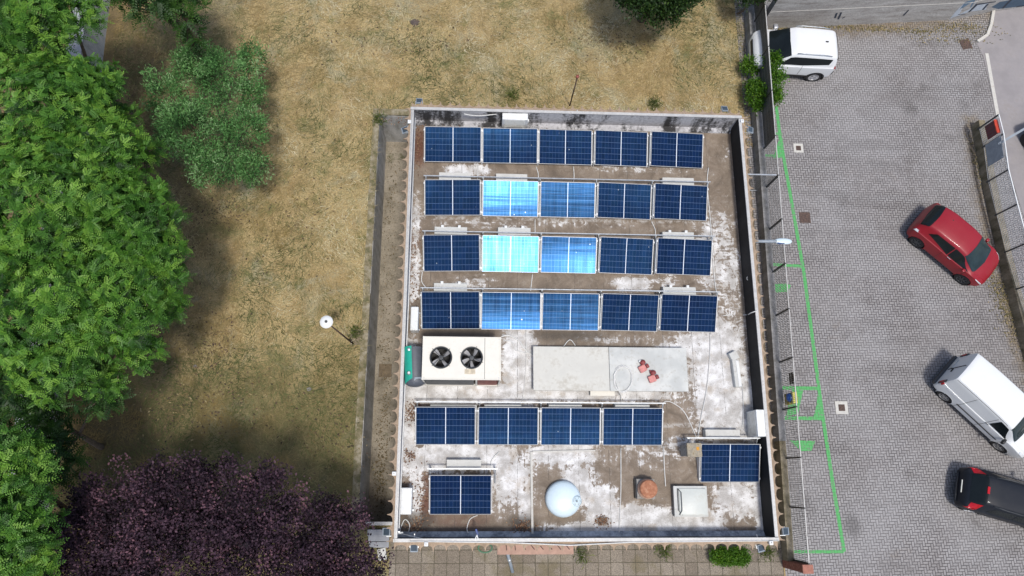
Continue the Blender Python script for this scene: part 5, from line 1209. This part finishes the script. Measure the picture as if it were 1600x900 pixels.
# ================================================================== TREES
def leafmat(name, stops, trans=.3, rough=.5):
    g = NG(name); f = g.attr('tint'); c = g.ramp(f, stops); g.base(c, rough, 0, .3)
    tr = g.n('ShaderNodeBsdfTranslucent'); g.L(g.mix(1.0, c, (1.3, 1.35, .7), 'MULTIPLY'), tr.inputs[0]); mx = g.n('ShaderNodeMixShader'); mx.inputs[0].default_value = trans
    g.L(g.b.outputs[0], mx.inputs[1]); g.L(tr.outputs[0], mx.inputs[2]); g.L(mx.outputs[0], g.out.inputs[0]); return g.m
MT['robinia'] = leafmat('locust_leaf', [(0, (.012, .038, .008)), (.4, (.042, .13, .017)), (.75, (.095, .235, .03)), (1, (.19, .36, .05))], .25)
MT['robdark'] = leafmat('dark_locust_leaf', [(0, (.01, .034, .008)), (.6, (.028, .08, .014)), (1, (.06, .13, .022))])  # darker green than the other locust leaves
MT['olive'] = leafmat('olive_leaf', [(0, (.015, .045, .012)), (.4, (.07, .19, .05)), (.75, (.15, .33, .1)), (1, (.27, .42, .2))], .2, .7)
MT['plum'] = leafmat('purple_leaf', [(0, (.012, .008, .012)), (.5, (.05, .027, .044)), (.85, (.1, .055, .08)), (1, (.17, .085, .11))], .18, .75)
MT['oak'] = leafmat('dark_oak_leaf', [(0, (.008, .022, .006)), (.6, (.025, .06, .012)), (1, (.06, .11, .02))], .2)
MT['hedge'] = leafmat('hedge_leaf', [(0, (.025, .08, .008)), (.6, (.085, .2, .016)), (1, (.18, .3, .03))], .3)
MT['weed'] = leafmat('weed_leaf', [(0, (.03, .06, .01)), (.6, (.1, .14, .025)), (1, (.2, .22, .05))], .3)

def unit(v): return v/np.maximum(np.linalg.norm(v, axis=1, keepdims=True), 1e-9)
def leaf_quads(pos, dirv, nrm, L, W):
    """diamond-shaped quads: pos base, dirv axis, nrm face normal"""
    side = unit(np.cross(dirv, nrm)); L = L[:, None]; W = W[:, None]
    V = np.stack([pos, pos+dirv*L*.5+side*W*.5, pos+dirv*L, pos+dirv*L*.5-side*W*.5], 1).reshape(-1, 3); n = len(pos)
    return V, np.arange(4*n).reshape(n, 4)
def blob_pts(blobs, n, shell=(.7, 1.05), up=.15, rg=rng):
    vol = np.array([b[1][0]*b[1][1] for b in blobs]); ch = rg.choice(len(blobs), n, p=vol/vol.sum())
    d = unit(rg.normal(size=(n, 3))); d[:, 2] = np.where(d[:, 2] < -up, -d[:, 2], d[:, 2]); r = rg.uniform(*shell, n)**.8
    C = np.array([b[0] for b in blobs])[ch]; Rr = np.array([b[1] for b in blobs])[ch]
    return C+d*Rr*r[:, None], d, r, ch
def trunk(root, base, blobs, r0, lean=.3):
    mb = MB(root.location); c = np.mean([b[0] for b in blobs], 0); top = Vector(c); base = Vector(base); fork = base.lerp(top, .4); fork.z = base.z+(top.z-base.z)*.45
    mb.tube(sm([base, base.lerp(fork, .5)+Vector((.08, -.05, 0)), fork], 4), [r0*(1-.045*i) for i in range(9)], 8)
    for b in blobs:
        e = Vector(b[0]); m = fork.lerp(e, .5)+Vector((0, 0, -.15)); pts = sm([fork, m, e+Vector((0, 0, b[1][2]*.3))], 4); mb.tube(pts, [max(.015, r0*.5*(1-i/9.5)) for i in range(len(pts))], 6)
        for _ in range(4):
            d = Vector(rng.normal(size=3)); d.z = abs(d.z)*.5; d.normalize(); q = e+Vector((d.x*b[1][0], d.y*b[1][1], d.z*b[1][2]))*.85; mb.tube(sm([m.lerp(e, .5), m.lerp(q, .6)+Vector((0, 0, .1)), q], 3), [.04, .035, .03, .025, .02, .016, .01], 5)
    return mb.build('trunk', MT['bark'], root, True)
def robinia(label, base, blobs, ntuft, mat, nfr=7, frl=.42, name='locust_tree', cat='tree', r0=.22):
    root = thing(name, label, cat, base); trunk(root, base, blobs, r0)
    p, d, r, ch = blob_pts(blobs, ntuft, (.35, 1.1)); V0 = []; 
    n = len(p); tilt = np.repeat(d, nfr, 0); base_p = np.repeat(p, nfr, 0); ph = rng.uniform(0, 2*np.pi, n*nfr)
    a = unit(np.cross(tilt, rng.normal(size=tilt.shape))); b = np.cross(tilt, a)
    fd = unit(a*np.cos(ph)[:, None]+b*np.sin(ph)[:, None]+tilt*rng.uniform(.1, .9, n*nfr)[:, None]+np.array([0, 0, -.12]))
    FL = frl*rng.uniform(.5, 1.35, n*nfr); upn = unit(tilt*.6+np.array([0, 0, .7])+rng.normal(size=tilt.shape)*.3); side = unit(np.cross(fd, upn)); upn = np.cross(side, fd)
    tint0 = np.repeat(np.clip(rng.normal(.55, .22, n)+.75*(r-.85)+.12*np.sin(p[:, 0]*2.1)*np.sin(p[:, 1]*1.9), 0, 1), nfr)+rng.normal(0, .12, n*nfr)  # outer tufts lighter, inner darker: crown depth shading painted into the tint
    P_, D_, N_, L_, W_, T_ = [], [], [], [], [], []
    npair = 6
    for k in range(npair):
        u = (k+.6)/npair; pos = base_p+fd*(FL*u)[:, None]-np.array([0, 0, 1])*(FL*.45*u*u)[:, None]
        for s in (-1, 1):
            dd = unit(side*s+fd*.45-upn*.15); P_.append(pos); D_.append(dd); N_.append(upn+side*s*.25); L_.append(frl*.3*(1-.35*abs(u-.45))*np.ones(len(pos))*rng.uniform(.85, 1.15, len(pos))); W_.append(L_[-1]*.46); T_.append(tint0)
    P_.append(base_p+fd*FL[:, None]-np.array([0, 0, 1])*(FL*.45)[:, None]); D_.append(fd); N_.append(upn); L_.append(frl*.26*np.ones(n*nfr)); W_.append(L_[-1]*.55); T_.append(tint0+.1)
    Pm, Dm, Nm = np.concatenate(P_), np.concatenate(D_), unit(np.concatenate(N_)); Lm, Wm, Tm = np.concatenate(L_), np.concatenate(W_), np.clip(np.concatenate(T_), 0, 1)
    V, Fq = leaf_quads(Pm, Dm, Nm, Lm, Wm); npmesh('crown', V-np.array(base), Fq, mat, root, {'tint': np.repeat(Tm, 4)}); return root
def leafy(label, base, blobs, n, mat, L, W, name='tree', cat='tree', r0=.15, clump=.16, ncl=None, shell=(.55, 1.05), tr=True, spread=1.0, crown='crown', tb=.45, rnd=.8, tv=.17):
    root = thing(name, label, cat, base)
    if tr: trunk(root, base, blobs, r0)
    ncl = ncl or n//28; p, d, r, ch = blob_pts(blobs, ncl, shell); per = n//ncl
    pp = np.repeat(p, per, 0)+rng.normal(size=(ncl*per, 3))*clump*spread; dd = unit(np.repeat(d, per, 0)*.7+rng.normal(size=(ncl*per, 3))*rnd+np.array([0, 0, .15]))
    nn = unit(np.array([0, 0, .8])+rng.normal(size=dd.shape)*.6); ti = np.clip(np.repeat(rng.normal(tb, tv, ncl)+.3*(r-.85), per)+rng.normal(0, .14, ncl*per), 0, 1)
    Ls = L*rng.uniform(.6, 1.3, len(pp)); V, Fq = leaf_quads(pp, dd, nn, Ls, Ls*W/L); npmesh(crown, V-np.array(base), Fq, mat, root, {'tint': np.repeat(ti, 4)}); return root
def B(px, py, z, rpx, rz, ry=None):
    c = P(px, py, z); k = F/(CAMH-z); return ((c.x, c.y, z), (rpx/k, (ry or rpx)/k, rz))
def ground_of(px, py, z): c = P(px, py, z); return (c.x, c.y, 0)
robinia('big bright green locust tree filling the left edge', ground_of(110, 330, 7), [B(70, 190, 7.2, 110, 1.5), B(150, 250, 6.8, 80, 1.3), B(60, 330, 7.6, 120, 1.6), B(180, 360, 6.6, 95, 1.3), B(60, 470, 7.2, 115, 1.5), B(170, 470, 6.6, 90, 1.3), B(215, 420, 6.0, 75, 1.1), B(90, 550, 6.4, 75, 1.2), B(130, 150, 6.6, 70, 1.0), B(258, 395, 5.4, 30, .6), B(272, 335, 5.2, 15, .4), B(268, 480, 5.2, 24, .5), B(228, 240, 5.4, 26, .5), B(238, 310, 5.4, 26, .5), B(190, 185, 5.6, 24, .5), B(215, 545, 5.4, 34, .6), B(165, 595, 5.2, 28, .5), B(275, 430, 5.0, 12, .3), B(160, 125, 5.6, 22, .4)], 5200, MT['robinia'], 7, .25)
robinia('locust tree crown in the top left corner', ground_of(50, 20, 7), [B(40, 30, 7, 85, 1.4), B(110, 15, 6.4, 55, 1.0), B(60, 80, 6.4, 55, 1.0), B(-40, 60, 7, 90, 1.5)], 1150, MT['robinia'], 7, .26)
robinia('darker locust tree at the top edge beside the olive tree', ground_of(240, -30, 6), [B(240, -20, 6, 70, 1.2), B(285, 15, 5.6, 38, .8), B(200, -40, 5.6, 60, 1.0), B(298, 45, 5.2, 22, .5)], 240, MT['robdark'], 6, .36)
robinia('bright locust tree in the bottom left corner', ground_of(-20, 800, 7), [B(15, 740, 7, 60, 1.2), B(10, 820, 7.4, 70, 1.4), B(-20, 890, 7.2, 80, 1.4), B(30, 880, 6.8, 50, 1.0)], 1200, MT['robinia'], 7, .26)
robinia('dark green young tree left of the purple tree', ground_of(60, 690, 4), [B(50, 660, 4, 55, .9), B(80, 720, 4, 45, .9), B(30, 610, 4.4, 50, .9), B(150, 600, 4.6, 45, .8)], 330, MT['robdark'], 6, .34, r0=.12)
leafy('blue-green olive tree standing in the dry grass', ground_of(325, 190, 3), [B(262, 150, 3.2, 40, .8), B(292, 205, 3.6, 48, .9), B(345, 122, 3.2, 40, .8), B(395, 95, 2.7, 26, .5), B(388, 210, 3.2, 34, .8), B(340, 258, 3.0, 40, .8), B(335, 180, 3.3, 30, .7), B(395, 265, 2.6, 30, .6), B(310, 100, 3.0, 36, .6), B(392, 150, 2.7, 26, .5)], 36000, MT['olive'], .12, .03, 'olive_tree', 'tree', .12, .13, 520, (.4, 1.15), tb=.45, tv=.25)
leafy('dense dark green tree at the top edge above the roof', ground_of(1025, -35, 2.8), [B(1030, -45, 3.4, 78, 1.6), B(982, -20, 2.8, 44, 1.4), B(1072, -18, 2.8, 40, 1.3), B(1030, 8, 2.4, 44, 1.2), B(1000, 0, 3.4, 40, 1.1), B(1055, 0, 3.2, 36, 1.0)], 42000, MT['oak'], .11, .065, 'oak_tree', 'tree', .2, .13, 1300, (.4, 1.05))
Bp = lambda px, py, z, r, rz: B(px-4, py+13, z, r*.96, rz)
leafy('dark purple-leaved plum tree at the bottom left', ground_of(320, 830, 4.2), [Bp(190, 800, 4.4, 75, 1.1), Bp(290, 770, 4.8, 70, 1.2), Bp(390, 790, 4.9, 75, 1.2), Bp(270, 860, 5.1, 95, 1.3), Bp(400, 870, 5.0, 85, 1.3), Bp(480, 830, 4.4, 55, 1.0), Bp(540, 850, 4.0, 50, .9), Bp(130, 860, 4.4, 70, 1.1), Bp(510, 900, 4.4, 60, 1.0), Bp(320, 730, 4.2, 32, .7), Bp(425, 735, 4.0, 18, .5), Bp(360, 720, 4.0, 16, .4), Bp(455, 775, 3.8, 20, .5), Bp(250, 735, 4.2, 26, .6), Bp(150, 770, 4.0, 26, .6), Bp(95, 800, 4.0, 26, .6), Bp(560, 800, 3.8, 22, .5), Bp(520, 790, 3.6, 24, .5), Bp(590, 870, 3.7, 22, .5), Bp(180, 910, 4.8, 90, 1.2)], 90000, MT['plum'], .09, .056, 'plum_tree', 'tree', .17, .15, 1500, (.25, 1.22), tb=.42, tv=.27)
# ivy and shrub at the fence
leafy('green climbing shrub growing through the fence beside the white off-road car', (FX(17.3), P(1200, 135, 0).y, 0), [B(1206, 100, 1.0, 14, .5, 16), B(1204, 150, .9, 14, .5, 22), B(1180, 150, .6, 14, .4, 30), B(1172, 105, .5, 14, .35, 14), B(1210, 125, 1.0, 12, .5)], 9000, MT['hedge'], .1, .055, 'climbing_shrub', 'shrub', .05, .1, 340)
leafy('dark foliage over the fence at the top edge', (P(1172, 0, 1.5).x, P(1172, -12, 1.5).y, 0), [B(1172, -12, 1.8, 28, .7), B(1200, -8, 2.0, 14, .5)], 3500, MT['oak'], .1, .06, 'shrub', 'shrub', .05, .1, 150)
c = P(1137, 868, 0); leafy('small trimmed green hedge at the bottom wall', (c.x, c.y, 0), [((c.x+q*.16, c.y+.01*math.sin(q*3), .24), (.24, .25, .3)) for q in range(-3, 4)], 14000, MT['hedge'], .06, .036, 'hedge', 'hedge', .04, .06, 380, (.6, 1.0), False, crown='foliage')
for px, py, s, lab in ((910, 866, .2, 'yellow-green weed clump at the bottom wall beside the pink board'), (1034, 862, .17, 'small weed clump at the bottom wall left of the hedge'), (1197, 862, .08, 'tiny weed tuft between the slabs right of the hedge'), (800, 152, .2, 'green weed tuft in the grass at the top wall below the split unit'), (1020, 165, .16, 'green weed tuft in the grass at the top wall right of the rusty post'), (592, 190, .2, 'fern tuft in the top corner of the sunken passage'), (557, 520, .18, 'green tuft beside the retaining wall and the round lamp')):
    c = P(px, py, 0); leafy(lab, (c.x, c.y, 0), [((c.x, c.y, .1), (s, s, .18))], 200, MT['weed'], .2, .022, 'weed_clump', 'weed', .02, .1, 25, (.1, 1.2), False, crown='foliage')

# ================================================================== GRASS AND OTHER SMALL STUFF
def straw():
    n = 150000
    x = rng.uniform(-15.5, 12.0, n); y = rng.uniform(-4, 22.5, n)
    keep = ~((x > TX0-rng.uniform(.0, .25, n)) & (x < 10.2) & (y < TY1+.3)) & ~((x > TX0-.5) & (y < 0)); keep &= ~((x > 9.8) & (y < 13.9)); keep &= x < FX(y)-.3
    x, y = x[keep], y[keep]; n = len(x)
    from numpy import sin, cos
    def vn(sc, sd):
        r = np.random.default_rng(sd).random((96, 96)); u, v = x/sc+40, y/sc+40; iu, iv = np.floor(u).astype(int), np.floor(v).astype(int); fu, fv = u-iu, v-iv; fu = fu*fu*(3-2*fu); fv = fv*fv*(3-2*fv)
        a, b_, c_, d_ = r[iu % 96, iv % 96], r[(iu+1) % 96, iv % 96], r[iu % 96, (iv+1) % 96], r[(iu+1) % 96, (iv+1) % 96]; return (a*(1-fu)+b_*fu)*(1-fv)+(c_*(1-fu)+d_*fu)*fv-.5
    cl = vn(2.6, 1)*1.0+vn(1.1, 2)*.9+vn(.45, 3)*.6; wm = np.clip(.5+1.3*vn(1.9, 4)+.8*vn(.6, 5), 0, 1); ang = rng.uniform(0, 2*np.pi, n)+0*cl
    swirl = 1.5*np.sin(x*.9)+1.3*np.cos(y*.8); ang = np.where(rng.random(n) < .6, swirl+rng.normal(0, .6, n), ang)
    L = rng.uniform(.08, .34, n); w_ = rng.uniform(.008, .026, n); el = np.abs(rng.normal(0, .22, n))
    d = np.stack([np.cos(ang)*np.cos(el), np.sin(ang)*np.cos(el), np.sin(el)], 1); s = np.stack([-np.sin(ang), np.cos(ang), np.zeros(n)], 1)
    p = np.stack([x, y, rng.uniform(.004, .05, n)], 1)
    V = np.stack([p-s*w_[:, None]/2, p+s*w_[:, None]/2, p+d*L[:, None]], 1).reshape(-1, 3); Fq = np.arange(3*n).reshape(n, 3)
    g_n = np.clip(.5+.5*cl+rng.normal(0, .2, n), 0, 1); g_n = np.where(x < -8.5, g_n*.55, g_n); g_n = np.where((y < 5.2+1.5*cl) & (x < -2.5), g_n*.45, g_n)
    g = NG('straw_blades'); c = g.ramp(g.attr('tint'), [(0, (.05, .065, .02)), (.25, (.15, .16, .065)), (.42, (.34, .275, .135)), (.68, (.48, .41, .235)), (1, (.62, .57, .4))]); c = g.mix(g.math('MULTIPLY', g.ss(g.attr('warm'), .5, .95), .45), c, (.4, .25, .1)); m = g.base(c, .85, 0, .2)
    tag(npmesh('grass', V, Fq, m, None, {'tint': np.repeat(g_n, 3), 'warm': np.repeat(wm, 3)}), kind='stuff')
straw()
litter('fallen_leaves', [(330, 640, 160, 60, 420), (250, 400, 60, 160, 420), (180, 180, 50, 120, 300), (450, 330, 120, 160, 260), (520, 690, 50, 60, 160), (340, 330, 60, 30, 260), (640, 60, 220, 60, 240), (960, 60, 90, 40, 260), (330, 540, 40, 60, 220)], .03, [(0, (.04, .03, .02)), (.4, (.12, .075, .05)), (.7, (.2, .15, .05)), (1, (.32, .26, .14))], .05)
# yellow weeds and litter along the right wall and top wall of the car park
litter('wall_weeds', [(1575, 470, 22, 60, 500), (1590, 500, 20, 50, 300), (1548, 430, 12, 60, 160), (1523, 250, 7, 60, 120), (1380, 46, 200, 7, 600), (1500, 42, 60, 10, 260), (1230, 46, 40, 5, 140), (1480, 60, 80, 16, 180)], .012, [(0, (.05, .055, .015)), (.5, (.18, .15, .06)), (1, (.36, .28, .15))], .04)
litter('paving_debris', [(1575, 400, 26, 90, 90), (1560, 330, 20, 60, 60), (1585, 490, 18, 60, 60), (1530, 290, 14, 60, 60)], .012, [(0, (.3, .28, .26)), (1, (.6, .58, .55))], .018)
litter('trench_leaves', [(612, 300, 14, 120, 160), (606, 480, 14, 140, 160), (600, 660, 12, 120, 300), (595, 760, 10, 60, 240)], TZ, [(0, (.05, .045, .015)), (.6, (.14, .1, .05)), (1, (.25, .19, .11))], .04)
MT['trcover'] = simple('brown_iron_cover', (.15, .115, .075), .9, 0, .2, 8)
t = thing('drain_cover', 'brown square cover on the floor of the sunken passage', 'manhole cover', P(602, 579, TZ)); mb = MB(); mb.box((0, 0, .012), (.55, .55, .02)); mb.build('lid', MT['trcover'], t); 
for s in (-1, 1): mb = MB(); mb.box((s*.28, 0, .012), (.012, .57, .028)); mb.build('rim', MT['concrete'], t)

# garden lamp on a leaning post
b = P(552, 537, 0); h = 3.4; c = P(510, 503, h)
t = thing('garden_lamp', 'round white garden lamp on a thin brown post in the grass', 'lamp', b)
mb = MB(t.location); mb.tube([b, Vector((c.x, c.y, h-.15))], [.035, .025], 8); mb.build('post', MT['iron'], t, True)
mb = MB(t.location); mb.lathe([(.02, -.14), (.12, -.13), (.21, -.04), (.225, 0), (.2, .03), (.12, .05), (.06, .055), (0, .06)], c, 28); mb.build('shade', MT['white_paint'], t, True, 60)
mb = MB(t.location); mb.lathe([(.05, .05), (.045, .085), (0, .09)], c, 14); mb.build('knob', MT['darkmetal'], t, True, 40)
# base slab
t2 = thing('paving_slab', 'bare earth-brown slab at the foot of the garden lamp', 'slab', (b.x+.12, b.y+.25, 0)); mb = MB(); mb.box((0, 0, .01), (.5, .6, .05), None, .01); mb.build('slab', simple('slab_brown', (.2, .16, .11), .9, 0, .2, 5), t2)
# rusty post at the north wall
b = P(890, 166, 0); h = 2.4; c = P(902, 121, h); t = thing('rusty_post', 'thin rusty post standing in the dry grass above the roof', 'post', b); mb = MB(t.location); mb.tube([b, Vector((c.x, c.y, h))], .028, 8); mb.build('shaft', MT['iron'], t, True)
mb = MB(t.location); mb.lathe([(.02, 0), (.07, .02), (.07, .09), (.03, .12), (0, .12)], (c.x, c.y, h), 12); mb.build('cap', MT['red_brown'], t, True, 40)
# small stones, plus a dark soil patch modelled as a flat lump
for px, py, sz, lab in ((648, 35, .22, 'dark soil patch in the dry grass near the top'), (483, 608, .1, 'small grey stone in the grass right of the shaded area'), (305, 572, .07, 'small pale stone in the grass below the big tree')):
    c = P(px, py, 0); bm = bmesh.new(); bmesh.ops.create_icosphere(bm, subdivisions=2, radius=sz)
    for v in bm.verts: v.co = Vector((v.co.x*random.uniform(.85, 1.15), v.co.y*random.uniform(.7, .9), max(-.02, v.co.z*random.uniform(.35, .5))))
    me = bpy.data.meshes.new('stone'); bm.to_mesh(me); bm.free(); me.materials.append(simple('grey_stone', (.2, .19, .18), .9) if sz < .2 else simple('dark_soil', (.09, .07, .06), .9)); o = bpy.data.objects.new('stone', me); COL.objects.link(o); o.location = c; tag(o, lab, 'stone')
# wall under the big trees at left
a, b = P(122, 62, 1.7), P(62, 660, 1.7); t = thing('boundary_wall', 'grey wall half hidden under the left trees', 'wall', (a.x, (a.y+b.y)/2, 0)); mb = MB(t.location); mb.bar(Vector((a.x-.3, a.y+5, .8)), Vector((b.x-.3, b.y-6, .8)), .5, 1.6); mb.build('wall_body', MT['retain'], t); mb = MB(t.location); mb.bar(Vector((a.x-.3, a.y+5, 1.66)), Vector((b.x-.3, b.y-6, 1.66)), .6, .1); mb.build('coping', simple('grey_wall_coping', (.3, .31, .33), .9, 0, .15, 3), t)
# steps and slab south of the passage
a = P(595, 826, 0); t = thing('concrete_steps', 'grey steps at the bottom end of the sunken passage', 'steps', (a.x, a.y, 0))
for k, (px, py, w_, d_) in enumerate(((592, 832, .8, .22), (592, 841, .75, .2), (592, 851, .72, .2))):
    c = P(px, py, .1)-t.location; mb = MB(); mb.box((c.x, c.y, .1-.02*k), (w_, d_, .22-.04*k), None, .012); mb.build('step', simple('grey_step_%d' % k, (.3, .31, .33), .85, 0, .12, 4) if k == 0 else MT['greystep'], t)
    if k == 0: MT['greystep'] = bpy.data.materials['grey_step_0']
mb = MB(); c = P(597, 818, .05)-t.location; mb.box((c.x, c.y, .04), (1.2, .12, .1)); mb.build('edge_slab', MT['coping'], t)
mb = MB(); c = P(597, 866, .05)-t.location; mb.box((c.x, c.y, .03), (.3, .4, .08), Matrix.Rotation(.2, 3, 'Z'), .01); mb.build('loose_slab', MT['palecon'], t)
# pink board under the eaves with dark slits, green hose, grey pipe
z = 2.6; a, b = P(777, 857, z), P(896, 857, z); t = thing('sign_board', 'long pinkish board with dark slanted slits under the bottom eaves', 'board', ((a.x+b.x)/2, a.y-.02, z))
mb = MB(); mb.box((0, 0, 0), (b.x-a.x, .34, .06), None, .008); mb.build('board', simple('pink_board', (.42, .27, .21), .85, 0, .12, 5), t)
for k in range(8):
    x = -(b.x-a.x)/2+.3+k*(b.x-a.x-.5)/7; mb = MB(); mb.box((x, .06, .034), (.03, .2, .012), Matrix.Rotation(.7 if k > 1 else .1, 3, 'Z')); mb.build('slit', MT['iron'], t)
mb = MB()
for s in (-.9, .9): mb.bar((s, .1, -.02), (s, .5, -.02), .04, .04)
mb.build('bracket', MT['galv'], t)
c = P(758, 856, 1.2); pts = [c+Vector((.2*math.cos(q)*1.2, .15*math.sin(q), .02*k*.1)) for k, q in enumerate(np.linspace(0, 14, 40))]
tag(MB().tube(pts, .03, 6).build('garden_hose', simple('green_hose', (.06, .16, .09), .5), None, True), 'coiled green hose hanging at the bottom wall left of the pink board', 'hose')
t = thing('drain_pipe', 'blue-grey pipe lying on the slabs at the bottom edge', 'pipe', P(797, 880, .05)); mb = MB(t.location); mb.tube([P(791, 858, .9), P(796, 875, .3), P(801, 894, .05)], .06, 10); mb.build('tube', MT['greypipe'], t, True); mb = MB(t.location); mb.tube([P(795.4, 873, .36), P(796.6, 877, .25)], .075, 10); mb.build('collar', MT['galv'], t, True)
# tyre of a vehicle just outside the right edge
c = P(1616, 262, .0); t = thing('parked_car', 'dark corner of a vehicle at the right edge beside the street', 'car', c, R_(-70)); mb = MB(); mb.box((0, .75, .75), (3.6, 1.5, .7), None, .25); mb.build('body', carpaint('grey_dark_paint', (.03, .03, .035)), t, True, 50); mb = MB(); mb.box((-.2, .8, 1.25), (2.0, 1.2, .5), None, .2); mb.build('cabin', GLS, t, True, 50)
for x in (-1.2, 1.2):
    for yv in (.1, 1.4): mb = MB(); mb.lathe([(.18, -.1), (.3, -.1), (.32, -.05), (.32, .05), (.3, .1), (.18, .1)], (x, yv, .32), 24, Matrix.Rotation(math.pi/2, 3, 'X')); mb.build('wheel', MT['rubber'], t, True, 40)
